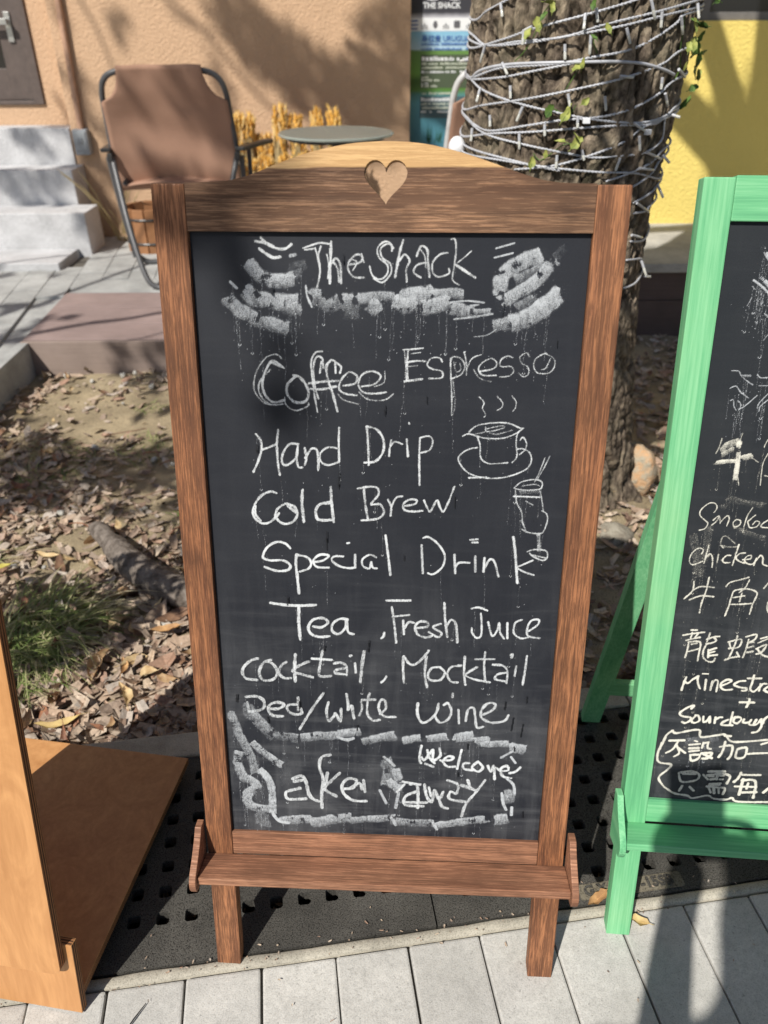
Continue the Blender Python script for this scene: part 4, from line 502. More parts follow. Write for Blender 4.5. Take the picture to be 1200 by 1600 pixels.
# ------------------------------------------------------------------ A-frame chalkboards
def aframe(name, label, cat, x0, y0, yaw, lean, wv, wh, wshelf, wrear, wend, slate_m, arch, vb, spread):
    root = thing(name, label, cat, (x0, y0, 0), (-lean, 0, yaw))
    HW, PW = .2347, .0335
    for s_, m in ((-1, wv[0]), (1, wv[1])):
        a, b = sorted((s_ * HW, s_ * (HW - PW)))
        mb = MB().box(a, b, 0, .021, 0.0, 1.0195)
        # foot cut level with the paving
        mb.v = [(x, y, z if z > .5 else -math.tan(-lean) * y * 1.0 + 0) for x, y, z in mb.v]
        o = mb.obj('post', m, root, bevel=.0016)
    if arch:
        prof = [(-.2009, .9755), (.2009, .9755), (.2009, 1.0205)] + [p for p in catmull([(.185, 1.0206), (.166, 1.0212), (.1495, 1.0235), (.128, 1.0292), (.1059, 1.0364), (.082, 1.0440), (.0565, 1.0508), (.028, 1.0558), (-.004, 1.0572), (-.040, 1.0548), (-.0786, 1.0470), (-.108, 1.0375), (-.131, 1.0290), (-.152, 1.0232), (-.172, 1.0212), (-.190, 1.0206)], 4)] + [(-.2009, 1.0205)]
        heart = []
        for k in range(44):
            t = 2 * math.pi * k / 44
            hx = 16 * math.sin(t) ** 3; hz = 13 * math.cos(t) - 5 * math.cos(2 * t) - 2 * math.cos(3 * t) - math.cos(4 * t)
            heart.append((-.0028 + hx * .00131, 1.0240 + hz * .00142))
        MB().prism([prof, heart], .0004, .0206).obj('top_rail', wh, root)
    else:
        MB().box(-.2009, .2009, .0004, .0206, .9755, 1.0215).obj('top_rail', wh, root, bevel=.0014)
    MB().box(-.2010, .2010, .0016, .0196, vb - .036, vb).obj('bottom_rail', wshelf, root, bevel=.0012)
    MB().box(-.2005, .2005, .0065, .0100, vb - .004, .979).obj('blackboard', slate_m, root)
    # ledge with its two shaped ends
    MB().box(-.2372, .2372, -.0450, -.0004, .1865, .1972).obj('chalk_ledge', wshelf, root, bevel=.0014)
    for s_ in (-1, 1):
        a, b = sorted((s_ * .2376, s_ * .2462))
        prof = [(.004, .170)] + catmull([(-.046, .1760), (-.0515, .186), (-.050, .200), (-.036, .214), (-.020, .231), (-.010, .2465)], 3) + [(.004, .2475)]
        o = MB().prism([prof], a, b, 'x').obj('ledge_end', wend, root, bevel=.001)
    # rear frame in the same leaned coordinates
    inv = (Matrix.Translation((x0, y0, 0)) @ Euler((-lean, 0, yaw)).to_matrix().to_4x4()).inverted()
    nrm = Vector((-math.sin(yaw), math.cos(yaw), 0)); ax = Vector((math.cos(yaw), math.sin(yaw), 0))
    def rp(u, d, z): return inv @ (Vector((x0, y0, 0)) + ax * u + nrm * d + Vector((0, 0, z)))
    yt = math.sin(lean) * .955 + .036; zt = math.cos(lean) * .955
    def bar(u0, u1, dA, zA, dB, zB, th, name_, mat):
        vs = []
        for (d, z) in ((dA, zA), (dB, zB)):
            for dd in (0, th):
                for u in (u0, u1): vs.append(rp(u, d + dd, z))
        mb = MB().add(vs, [(0, 1, 3, 2), (4, 6, 7, 5), (0, 4, 5, 1), (2, 3, 7, 6), (0, 2, 6, 4), (1, 5, 7, 3)])
        return mb.obj(name_, mat, root, bevel=.0014)
    for s_ in (-1, 1):
        uf, ut = (.2155, .2155) if arch else (.222, .166)
        o = bar(*sorted((s_ * uf, s_ * (uf - .0335))), spread, 0, yt, zt, .020, 'rear_leg', wrear)
        if not arch:
            for v in o.data.vertices: v.co.x -= s_ * (uf - ut) * max(0, v.co.z / .97)
    f = .115 / zt; f2 = .145 / zt
    bar(-.1815, .1815, spread + (yt - spread) * f + .003, .085, spread + (yt - spread) * f2 + .003, .118, .014, 'crossbar', wh if not arch else wrear)
    f = (zt - .04) / zt; bar(-.1815, .1815, spread + (yt - spread) * f + .003, zt - .045, yt + .003, zt - .008, .014, 'crossbar', wh if not arch else wrear)
    # hinges
    for s_ in (-1, 1):
        h = MB(); p = rp(s_ * .214, yt - .013, zt - .002)
        h.tube([p + Vector((-.012, 0, 0)), p + Vector((.012, 0, 0))], .0035, 8); h.obj('hinge', M_steel, root)
    return root
brown = aframe('chalkboard_sign', 'brown wooden A-frame chalkboard with arched top and cut-out heart, chalked with a drinks menu', 'chalkboard',
               -.0051, .5623, -.0481, .2349, M_wv, M_wh, M_wh2, M_rear, M_wh2, M_slate, True, .2311, .415)
write_chalk('b', brown, M_chalk, (-.2, .2, .232, .9745), .0065)
green = aframe('chalkboard_sign', 'green stained A-frame chalkboard with Chinese and English food names at the right edge', 'chalkboard',
               .5544, .5923, -.085, .2671, (M_gv, M_gv), M_gh, M_gh, M_gv, M_gs, M_slateG, False, .2342, .405)
write_chalk('g', green, M_chalkW, (-.2, -.01, .235, .9745), .0065)
# writing that runs on beyond the frame of the picture is not built
# ------------------------------------------------------------------ plywood sign stand at the left
PY = -R(9)
pl = thing('plywood_sign', 'varnished plywood sign stand with a leaning panel on a low base at the left edge', 'sign stand', (-.409, .507, 0), (0, 0, PY))
def rounded(x0, x1, z0, z1, r, corners):
    pts = []
    for (cx, cz, a0, on) in ((x1, z1, 0, corners[0]), (x0, z1, 90, corners[1]), (x0, z0, 180, corners[2]), (x1, z0, 270, corners[3])):
        if not on: pts.append((cx, cz)); continue
        ox = cx - r if cx == x1 else cx + r; oz = cz - r if cz == z1 else cz + r
        for k in range(7): pts.append((ox + r * math.cos(R(a0 + 15 * k)), oz + r * math.sin(R(a0 + 15 * k))))
    return pts
def lean_obj(mb, name, mats, ang, off=(0, 0, 0), bevel=.0008):
    o = mb.obj(name, mats, pl, bevel=bevel); o.rotation_euler = (-ang, 0, 0); o.location = off; return o
def sheet(poly, a0, a1, axis):
    mb = MB().prism([poly], a0, a1, axis); n = len(poly)
    for i, f in enumerate(mb.f): mb.mi[i] = 1 if len(f) == 4 else 0
    return mb
LEAN = math.atan(.2)
lean_obj(sheet(rounded(-.325, 0, .004, .128, .012, (0, 0, 0, 0)), 0, .012, 'y'), 'foot_board', (M_ply, M_pe), LEAN)
lean_obj(sheet(rounded(-.312, -.0125, .088, 1.02, .012, (1, 1, 1, 1)), -.0125, -.0005, 'y'), 'sign_panel', (M_ply, M_pe), LEAN)
base = sheet([(-.325, .016), (-.002, .016), (-.002, .405), (-.325, .405)], .020, .032, 'z'); base.obj('base_board', (M_ply, M_pe2), pl, bevel=.0008)
MB().box(-.30, -.02, .375, .390, .0, .0195).obj('base_runner', M_ply, pl)
# rear strut kept inside the panel's outline
MB().prism([[(.028, .034), (.24, .034), (.215, .70), (.154, .70)]], -.30, -.288, 'x').obj('side_strut', M_ply, pl)
# ------------------------------------------------------------------ ground, pavement, grate, kerb
gnd = MB().box(-40, 40, -30, 60, -.30, -.20).obj('ground', M_dirt); tag(gnd, kind='structure')
bed = MB().add([G(-4, -3, -.009), G(4, -3, -.009), G(4, .5885, -.009), G(-4, .5885, -.009)], [(0, 1, 2, 3)]).obj('pavement', M_joint); tag(bed, kind='structure')
def paver_mesh(L, W_, H_, name, mat, bev=.004):
    mb = MB().box(-L / 2, L / 2, -W_ / 2, W_ / 2, -H_, 0); o = mb.obj(name, mat, None, bevel=bev, seg=2); return o
pv = None
i = 0
J0 = G(0, 0).x
c0 = (-.2020)                                        # e1 coordinate of one joint
for row in range(3):
    for k in range(-9, 12):
        a = c0 + (k + .5) * .1052; b = .5865 - .1035 - row * .2085
        if pv is None:
            pv = paver_mesh(.1026, .2060, .05, 'paver', M_paver, .0032); o = pv
            o.parent = bed
        else:
            o = link('paver', pv.data, bed)
        p = G(a, b); o.location = (p.x + rnd.uniform(-.0007, .0007), p.y, rnd.uniform(-.0012, .0012)); o.rotation_euler = (rnd.uniform(-.004, .004), rnd.uniform(-.006, .006), GY + rnd.uniform(-.006, .006))
# mortar strip between pavers and grate: a thin uneven bead
sb = MB(); n = 160; vs = []
for i in range(n + 1):
    a = -2 + 4 * i / n
    w0 = .5895 + .0012 * noise.noise(Vector((a * 9, 0, 0))); w1 = .6065 + .0022 * noise.noise(Vector((a * 14, 3, 0)))
    z = .0005 + .0022 * noise.noise(Vector((a * 22, 9, 0)))
    for b, zz in ((w0, -.03), (w0, z - .002), (w0 + .004, z), (w1 - .004, z + .0005), (w1, z - .004), (w1, -.03)): vs.append(G(a, b, zz))
fs = [(i * 6 + j, i * 6 + j + 1, (i + 1) * 6 + j + 1, (i + 1) * 6 + j) for i in range(n) for j in range(5)]
tag(sb.add(vs, fs).obj('mortar_strip', M_strip, smooth=True), kind='structure')
# pit under the grate
pit = MB()
pit.add([G(-2, .60, -.10), G(2, .60, -.10), G(2, 1.03, -.10), G(-2, 1.03, -.10)], [(0, 1, 2, 3)])
tag(pit.obj('pit_floor', M_pit), kind='structure')
def grate_panel(a0, a1, ph, rows, mat):
    """solid-edged panel with real square holes"""
    b0, b1 = .6085, .974; hs = .0096
    xs = [a for a in [ph + .0421 * k for k in range(-60, 60)] if a0 + .022 < a < a1 - .022]
    xl = [a0] + [v for a in xs for v in (a - hs, a + hs)] + [a1]
    yl = [b0] + [v for b in rows for v in (b - hs, b + hs)] + [b1]
    mb = MB(); nx, ny = len(xl), len(yl); T = -.018
    jig = {}
    vs = [G(x, y, .0015 * noise.noise(Vector((x * 3, y * 3, 1)))) for y in yl for x in xl]; vb_ = [G(x, y, T) for y in yl for x in xl]
    N = nx * ny; fs = []
    for j in range(ny - 1):
        for i in range(nx - 1):
            a, b, c, d = j * nx + i, j * nx + i + 1, (j + 1) * nx + i + 1, (j + 1) * nx + i
            if i % 2 == 1 and j % 2 == 1:
                for p, q in ((a, b), (b, c), (c, d), (d, a)): fs.append((p, q, q + N, p + N))
            else: fs.append((a, b, c, d))
    for i in range(nx - 1): fs.append((i, i + 1, i + 1 + N, i + N)); fs.append(((ny - 1) * nx + i + 1, (ny - 1) * nx + i, (ny - 1) * nx + i + N, (ny - 1) * nx + i + 1 + N))
    for j in range(ny - 1): fs.append(((j + 1) * nx, j * nx, j * nx + N, (j + 1) * nx + N)); fs.append((j * nx + nx - 1, (j + 1) * nx + nx - 1, (j + 1) * nx + nx - 1 + N, j * nx + nx - 1 + N))
    mb.add(vs + vb_, fs)
    for x in xs:                      # worn, rounded hole corners
        for y in rows:
            r = .0030
            for sx_, sy_ in ((1, 1), (1, -1), (-1, 1), (-1, -1)):
                cx, cy = x + sx_ * hs, y + sy_ * hs
                p = [(cx, cy), (cx - sx_ * r, cy), (cx, cy - sy_ * r)]
                z = .0015 * noise.noise(Vector((cx * 3, cy * 3, 1)))
                mb.add([G(*q, z) for q in p] + [G(*q, T) for q in p[1:]], [(0, 1, 2), (1, 2, 4, 3)])
    return mb
gr = thing('drain_grate', 'dark speckled tree pit grating with rows of square holes under the chalkboards', 'grating', G(0, .79))
def in_root(o, root):
    o.parent = root; o.matrix_parent_inverse = Matrix.Translation(root.location).inverted(); return o
for a0, a1, ph, rw in ((-1.35, -.5915, -.199, .679), (-.590, .1600, -.199, .679), (.1625, .915, .4276, .657), (.9175, 1.7, .4276, .657)):
    rows = [rw + .0424 * k for k in range(8) if rw + .0424 * k < .955]
    o = grate_panel(a0, a1, ph, rows, M_grate).obj('grate_panel', M_grate, normals=False); in_root(o, gr)
def text_mesh(body, size, ext=.0, mat=None, bold=0.):
    cu = bpy.data.curves.new('text', 'FONT'); cu.body = body; cu.size = size; cu.extrude = ext; cu.offset = bold; cu.resolution_u = 3
    o = bpy.data.objects.new('text', cu); COL.objects.link(o)
    dg = bpy.context.evaluated_depsgraph_get(); me = bpy.data.meshes.new_from_object(o.evaluated_get(dg), depsgraph=dg)
    bpy.data.objects.remove(o); me.materials.clear(); me.materials.append(mat); return me
# cast nameplate on the grate
def plate_xy(a, b, z): return G(a, b, z)
pm = MB(); prof = []
for (cx, cy, a0) in ((.5475, .6335, 0), (.389, .6335, 90), (.389, .6175, 180), (.5475, .6175, 270)):
    for k in range(5): prof.append((cx + .004 * math.cos(R(a0 + 22.5 * k)), cy + .004 * math.sin(R(a0 + 22.5 * k))))
pm.prism([prof], .0012, .0030, 'z'); pm.v = [tuple(G(x, y, z)) for x, y, z in pm.v]
in_root(pm.obj('nameplate', M_plate), gr)
for body, a in (('G Y', .3925), ('-15SB', .4830)):
    me = text_mesh(body, .0225, .0010, M_grate, .0006)
    o = link('cast_lettering', me); o.rotation_euler = (0, 0, GY); p = G(a, .6185, .0042); o.location = p; 
    o.parent = gr; o.location = p - gr.location
# back kerb
kb = MB()
for k in range(-3, 4):
    a = -.62 + k * .62
    m = MB().box(-.308, .308, 0, .055, -.10, .004)
    o = m.obj('kerbstone', M_strip, None, bevel=.004); o.location = G(a + .31, .978); o.rotation_euler = (0, 0, GY)
    if k == -3: kroot = thing('kerb', 'pale concrete edging behind the grating, half buried in leaves', 'kerb', G(0, .978))
    in_root(o, kroot)
# ------------------------------------------------------------------ soil of the planting bed
def soil_h(x, y):
    h = -.045 + .02 * noise.noise(Vector((x * 1.7, y * 1.7, 0))) + .012 * noise.noise(Vector((x * 6, y * 6, 2)))
    d = math.hypot(x - .43, y - 1.95); h += .07 * math.exp(-(d / .42) ** 2)
    return h
nx, ny = 230, 190
X0, X1, Y0, Y1 = -3.2, 3.2, .9, 4.1
vs = []
for j in range(ny + 1):
    for i in range(nx + 1):
        x = X0 + (X1 - X0) * i / nx; b = Y0 + (Y1 - Y0) * (j / ny) ** 1.25
        y = b
        e2 = -x * math.sin(GY) + y * math.cos(GY)
        if j == 0: y = (1.030 + x * math.sin(GY)) / math.cos(GY)
        y = max(y, (1.030 + x * math.sin(GY)) / math.cos(GY))
        vs.append((x, y, soil_h(x, y) + .006 * noise.noise(Vector((x * 28, y * 28, 4)))))
fs = [(j * (nx + 1) + i, j * (nx + 1) + i + 1, (j + 1) * (nx + 1) + i + 1, (j + 1) * (nx + 1) + i) for j in range(ny) for i in range(nx)]
tag(MB().add(vs, fs).obj('soil', M_dirt, smooth=True, normals=False), kind='structure')
# ------------------------------------------------------------------ mulch: chips nobody could count, one object
def blocked(x, y):
    if y > 2.84 and -1.47 < x < .5: return True
    if x < -1.36 - .0 and y > 1.9: return True
    if y > 3.2 and x >= .5: return True
    if (x - .43) ** 2 + (y - 1.95) ** 2 < .22 ** 2: return True
    return -x * math.sin(GY) + y * math.cos(GY) < 1.0
def sand(x, y):      # bare sandy patch by the deck
    return math.exp(-((x + .82) / .33) ** 2 - ((y - 2.45) / .33) ** 2) + .9 * math.exp(-((x + .62) / .2) ** 2 - ((y - 2.0) / .25) ** 2) + .9*math.exp(-((x + .55) / .3) ** 2 - ((y - 2.7) / .14) ** 2) 
M_chip = island('mulch_chips', [(0, (.15, .095, .07)), (.18, (.40, .29, .21)), (.36, (.55, .45, .35)), (.5, (.25, .18, .14)), (.64, (.62, .50, .37)), (.8, (.36, .22, .155)), (.9, (.50, .44, .38)), (1, (.45, .36, .28))])
vs, fs = [], []
def chip(x, y, z, L, wd, yaw, pit_, roll, curl):
    M = Euler((pit_, roll, yaw)).to_matrix(); o = len(vs)
    k0 = rnd.uniform(.4, .95); k1 = rnd.uniform(.3, .9); sk = rnd.uniform(-.25, .25)
    for a, kk in ((-1, k0), (-.1, 1), (1, k1)):
        for b in (-1, 0, 1):
            p = M @ Vector((a * L / 2, b * wd / 2 * kk + sk * wd * a, curl * L * (a * a) * .3 - abs(b) * wd * curl * .5 * -1))
            vs.append((x + p.x, y + p.y, z + p.z))
    for i in (0, 1):
        for j in (0, 1): q = o + i * 3 + j; fs.append((q, q + 1, q + 4, q + 3))
cnt = 0
while cnt < 14500:
    y = 1.0 + 2.2 * rnd.random() ** 1.35; x = rnd.uniform(-1.6, 1.7) if rnd.random() < .75 else rnd.uniform(-1.3, -.2)
    if blocked(x, y): continue
    if rnd.random() < sand(x, y) * .93: continue
    if noise.noise(Vector((x * 3.1, y * 3.1, 8))) + .5 * noise.noise(Vector((x * 9, y * 9, 8))) < -.22 and rnd.random() < .8: continue
    big = rnd.random()
    L = (.010 + .040 * big ** 2.0) * (1.25 if y < 1.5 else 1.); wd = L * rnd.uniform(.25, .7)
    chip(x, y, soil_h(x, y) + rnd.uniform(.001, .016), L, wd, rnd.uniform(0, 6.3), rnd.gauss(0, .3), rnd.gauss(0, .3), rnd.uniform(-.5, .6)); cnt += 1
mulch = MB().add(vs, fs).obj('mulch', M_chip, normals=False); tag(mulch, 'brown and grey shredded bark and leaf litter covering the planting bed', 'mulch', kind='stuff')
vs, fs = [], []
for _ in range(500):
    a = rnd.uniform(-1, 1.2); b = rnd.uniform(.66, .96); p = G(a, b); chip(p.x, p.y, -.09 + rnd.uniform(0, .012), rnd.uniform(.015, .05), rnd.uniform(.008, .02), rnd.uniform(0, 6), rnd.gauss(0, .3), rnd.gauss(0, .3), .4)
tag(MB().add(vs, fs).obj('litter_under_grate', M_chip, normals=False), 'dead leaves lying in the dark pit under the grating', 'litter', kind='stuff')
# ------------------------------------------------------------------ single dry leaves
def leaf_mesh(name, mat, L, wd, curl, fold, seed, tipk=1.):
    r = random.Random(seed); n = 7; vs = []; fs = []
    bend = r.uniform(-.15, .15)
    for i in range(n + 1):
        t = i / n; ww = wd * (math.sin(math.pi * min(1, t * .96 + .02)) ** .75) * (1 - .25 * t * tipk)
        if i == n: ww = .0003
        if i == 0: ww = .0006
        cz = curl * L * ((t - .5) ** 2) * 1.6; cx = bend * L * math.sin(math.pi * t)
        for s_ in (-1, -.5, 0, .5, 1):
            e = .12 * wd * r.uniform(-1, 1) * (abs(s_) > .9)
            vs.append((cx + s_ * (ww / 2 + e * (0 < i < n)), (t - .5) * L, cz + fold * ww * (abs(s_) ** 1.3) + r.uniform(-1, 1) * .03 * wd))
    for i in range(n):
        for j in range(4): q = i * 5 + j; fs.append((q, q + 1, q + 6, q + 5))
    mb = MB().add(vs, fs); mb.tube([(0, -.5 * L - .22 * L, curl * L * .4), (0, -.5 * L, curl * L * .4), (0, 0, .0005)], .0007, 4)
    return mb.mesh(name, mat, smooth=True, normals=False)
def leaf_mat(name, c, c2):
    t = NT(name, .6, .3); v = t.coord(); n = t.noise(v, 45, 5, .65); f = t.noise(v, 260, 3)
    t.col(t.mix(t.ramp(n, [(.42, 0.), (.62, 1.)]), c, c2)); t.bump(f, .4, .001); return t.m
LM = [leaf_mat('dry_leaf_tan', (.42, .29, .16), (.25, .14, .07)), leaf_mat('dry_leaf_brown', (.26, .15, .09), (.13, .075, .05)), leaf_mat('dry_leaf_grey', (.36, .30, .24), (.20, .155, .12)),
      leaf_mat('dry_leaf_pale', (.55, .42, .24), (.38, .25, .12)), leaf_mat('dry_leaf_red', (.33, .155, .085), (.18, .09, .06))]
LML = []
for k in range(15):
    L = (.050, .062, .074, .040, .055)[k % 5]
    LML.append(leaf_mesh('dry_leaf', LM[(k * 2 + k // 5) % 5], L, L * rnd.uniform(.30, .50), rnd.uniform(-.5, .9), rnd.uniform(-.2, .55), k))
lv = 0
LG = 'dry leaves scattered over the planting bed'
while lv < 300:
    y = 1.0 + 2.0 * rnd.random() ** 1.6
    x = rnd.uniform(-1.35, -.1) if rnd.random() < .72 else rnd.uniform(.3, 1.3)
    if blocked(x, y) or rnd.random() < sand(x, y): continue
    o = link('dry_leaf', LML[lv % 15]); o.location = (x, y, soil_h(x, y) + rnd.uniform(.012, .026)); s_ = rnd.uniform(.6, 1.2); o.scale = (s_, s_, s_)
    o.rotation_euler = (rnd.gauss(0, .35), rnd.gauss(0, .35), rnd.uniform(0, 6.3))
    kd = ('tan', 'brown', 'grey-brown', 'pale buff', 'reddish brown')[((lv % 15) * 2 + (lv % 15) // 5) % 5]; wh = 'between the tree and the green chalkboard' if x > 0 else 'near the deck step' if y > 2.1 else 'around the grey root' if y > 1.35 else 'by the kerb'
    tag(o, 'curled %s dry leaf in the mulch %s' % (kd, wh), 'leaf', LG); lv += 1
SP = {'yellow': leaf_mat('fallen_leaf_yellow', (.58, .44, .19), (.44, .31, .13)), 'orange': leaf_mat('fallen_leaf_orange', (.55, .33, .15), (.36, .20, .09)), 'ygreen': leaf_mat('fallen_leaf_lime', (.55, .50, .10), (.42, .36, .08)), 'buff': leaf_mat('fallen_leaf_buff', (.60, .46, .26), (.46, .32, .16))}
for key, (x, y), L, wk, yaw, z, lab in (
    ('buff', (-.860, 1.60), .066, .36, 1.45, .02, 'long smooth buff leaf in sunlight left of the grey root'),
    ('ygreen', (-.955, 1.53), .060, .42, 2.3, .02, 'yellow-green leaf at the left edge of the photo beside the buff leaf'),
    ('orange', (-.487, 1.30), .066, .42, 1.9, .03, 'orange-brown folded leaf touching the left post of the brown chalkboard'),
    ('yellow', (-.640, 1.045), .085, .27, 1.9, .018, 'long yellow-tan leaf just behind the plywood base board'),
    ('buff', (-.53, 1.11), .07, .30, .5, .022, 'pale buff leaf near the kerb between plywood sign and brown chalkboard'),
    ('orange', (-.555, 1.19), .05, .3, .2, .022, 'narrow orange leaf standing on edge among the litter'),
    ('orange', (.318, .660), .042, .45, 2.2, .006, 'orange leaf on the grating nameplate beside the green front leg'),
    ('yellow', (.372, .628), .030, .6, 1.2, .004, 'yellow leaf tip on the pavement right of the green front leg'),
    ('orange', (.46, 1.50), .06, .45, 1.7, .02, 'reddish leaf below the tree trunk between the two chalkboards')):
    me = leaf_mesh('fallen_leaf', SP[key], L, L * wk, .35, .40, len(lab)); o = link('fallen_leaf', me)
    o.location = (x, y, z + (soil_h(x, y) if z > .01 and y > .95 else 0)); o.rotation_euler = (.06, .08, yaw); tag(o, lab, 'leaf')
# twig on the paving
tw = MB().tube([(-.345, .487, .003), (-.338, .500, .004), (-.327, .520, .003)], [.0008, .0011, .0006], 5).obj('twig', M_black); tag(tw, 'thin dark twig lying on the pale paving near the plywood sign', 'twig')
# ------------------------------------------------------------------ pebbles, stones, root
def rock(name, r, loc, mat, seed, label, sq=(1, 1, .7)):
    bm = bmesh.new(); bmesh.ops.create_icosphere(bm, subdivisions=3, radius=r)
    for v in bm.verts:
        n = noise.noise(v.co * (1.3 / r) + Vector((seed, 0, 0))) * .35 + noise.noise(v.co * (4 / r) + Vector((seed, 5, 0))) * .08
        v.co *= 1 + n; v.co.x *= sq[0]; v.co.y *= sq[1]; v.co.z *= sq[2]
    me = bpy.data.meshes.new(name); bm.to_mesh(me); bm.free(); me.materials.append(mat)
    me.polygons.foreach_set('use_smooth', [True] * len(me.polygons))
    o = link(name, me); o.location = loc; return tag(o, label, 'stone')
def rockmat(name, c, c2):
    t = NT(name, .85, .2); v = t.coord(); n = t.noise(v, 38, 6, .65); n2 = t.noise(v, 120, 4)
    t.col(t.mix(t.ramp(n, [(.4, 0.), (.6, 1.)]), c, c2)); t.bump(t.math('ADD', n, n2), .9, .006); return t.m
rock('stone', .075, (.722, 1.90, .045), rockmat('orange_stone', (.58, .36, .20), (.42, .37, .28)), 2., 'rough orange and grey stone standing at the foot of the tree trunk', (.60, .7, 1.15))
rock('stone', .05, (.60, 1.66, -.02), rockmat('grey_stone', (.34, .31, .25), (.22, .19, .15)), 4., 'grey-brown stone in front of the tree foot beside the green rear leg')
wm = rockmat('pale_pebble', (.55, .53, .48), (.40, .38, .33))
pb = None
for k in range(34):
    x, y = rnd.uniform(-1.25, -.45), 1.1 + 1.75 * rnd.random()
    if blocked(x, y): continue
    if pb is None: pb = rock('pebble', .011, (x, y, soil_h(x, y) + .010), wm, 7., 'small pale pebble on the bare soil'); o = pb
    else: o = link('pebble', pb.data); o.location = (x, y, soil_h(x, y) + .010); o.scale = [rnd.uniform(.5, 1.25)] * 3; o.rotation_euler = (rnd.random(), rnd.random(), rnd.random() * 6)
    tag(o, 'small pale pebble on the bare soil', 'pebble', 'small pale pebbles on the planting bed')
M_root = rockmat('root_bark', (.24, .205, .175), (.11, .09, .075))
pts = catmull([(-.80, 1.76, -.07), (-.765, 1.70, -.012), (-.705, 1.63, -.005), (-.64, 1.555, -.010), (-.565, 1.485, -.008), (-.47, 1.42, -.008), (-.33, 1.42, -.02), (-.05, 1.60, -.02), (.2, 1.8, .02)], 6)
rs = []
for i, p in enumerate(pts):
    t = i / (len(pts) - 1); rs.append((.014 + .024 * min(1, t * 2.6)) * (1 + .16 * noise.noise(Vector(p) * 16)))
m = MB(); m.tube(pts, rs, 16)
m.v = [tuple(Vector(v) + Vector((1, .6, 1)) * .005 * noise.noise(Vector(v) * 45)) for v in m.v]
tag(m.obj('tree_root', M_root, smooth=True), 'grey surface root running over the mulch towards the brown chalkboard', 'root')
# ------------------------------------------------------------------ grass
M_grass = island('grass_blade', [(0, (.13, .20, .05)), (.4, (.25, .32, .10)), (.7, (.42, .44, .20)), (1, (.56, .50, .30))], .55, .1, .25)
M_straw = island('straw_blade', [(0, (.42, .36, .22)), (1, (.60, .54, .36))], .6, .1, .2)
def tuft(x, y, rad, n, L, lean_dir, mat, label, droop=1., spread=1.):
    vs, fs = [], []
    for _ in range(n):
        a = rnd.uniform(0, 6.3); r = rad * math.sqrt(rnd.random()); bx, by = r * math.cos(a), r * math.sin(a)
        ang = rnd.gauss(0, 1.) * spread + lean_dir; l = L * rnd.uniform(.45, 1.1); up = rnd.uniform(.35, 1.)
        w = rnd.uniform(.0009, .0022); d = Vector((math.cos(ang), math.sin(ang), 0)); sd = Vector((-d.y, d.x, 0)) * w
        o = len(vs); N = 5
        for i in range(N + 1):
            t = i / N
            p = Vector((x + bx, y + by, soil_h(x + bx, y + by) - .003)) + d * l * (t * (1 - .35 * up) + .3 * t * t) * .8 + Vector((0, 0, l * (up * t * .9 - droop * .75 * t * t * up)))
            k = (1 - t) ** .6 + .05
            vs += [tuple(p - sd * k), tuple(p + sd * k)]
        for i in range(N): q = o + 2 * i; fs.append((q, q + 1, q + 3, q + 2))
    return tag(MB().add(vs, fs).obj('grass_tuft', mat, normals=False), label, 'grass', kind=None)
tuft(-.80, 1.31, .10, 620, .21, .35, M_grass, 'large tuft of long thin grass bending right beside the plywood sign')
tuft(-.77, 1.20, .075, 420, .13, .3, M_grass, 'short bright green grass clump in the sun behind the plywood sign', 1., 2.)
tuft(-.70, 1.36, .05, 26, .24, .4, M_straw, 'dry straw-coloured grass stalks arching over the mulch near the root', .9, .7)
tuft(-1.06, 2.10, .16, 260, .07, 1., M_grass, 'low dark green weed patch in the shade left of the sandy ground', .7, 3.)
tuft(-.78, 2.20, .10, 130, .06, 1., M_grass, 'small weed patch on the sandy ground', .7, 3.)
tuft(-.83, 2.52, .05, 50, .05, 1., M_grass, 'tiny grass sprout nearest the deck', .7, 3.)
tuft(-.53, 1.80, .05, 50, .06, 1., M_grass, 'small green sprout beside the brown chalkboard post', .7, 3.)
tuft(-.50, 1.24, .03, 22, .07, 1., M_straw, 'few dry grass blades by the orange folded leaf', .7, 3.)
tuft(.98, 1.95, .10, 90, .07, 1., M_grass, 'weed tuft in the shade behind the green chalkboard', .7, 3.)
tuft(-1.03, 1.60, .04, 30, .12, .1, M_grass, 'green blades at the left edge above the yellow-green leaf', .9, 1.)

vs, fs = [], []
for _ in range(170):
    a, b = rnd.uniform(-.75, .95), (rnd.gauss(.600, .012) if rnd.random() < .6 else rnd.uniform(.40, .66)); p = G(a, b); chip(p.x, p.y, .0035, rnd.uniform(.0015, .006), rnd.uniform(.001, .003), rnd.uniform(0, 6), rnd.gauss(0, .2), rnd.gauss(0, .2), .3)
tag(MB().add(vs, fs).obj('grit', M_chip, normals=False), 'tiny crumbs of leaf and grit along the paving edge', 'grit', kind='stuff')

for k in range(16):
    x, y = rnd.uniform(-1.15, -.42), rnd.uniform(1.06, 2.3)
    if blocked(x, y): continue
    a = rnd.uniform(0, 3.1); L = rnd.uniform(.05, .15); z = soil_h(x, y) + .014
    P = catmull([(x + L * q * math.cos(a) + rnd.gauss(0, .006), y + L * q * math.sin(a) + rnd.gauss(0, .006), z + rnd.uniform(0, .012)) for q in (-.5, -.2, .15, .5)], 3)
    tag(MB().tube(P, [rnd.uniform(.0012, .0026)] * len(P), 5).obj('twig', LM[(1, 2, 4)[k % 3]]), 'thin brown twig lying among the dry leaves', 'twig', 'twigs lying in the mulch')
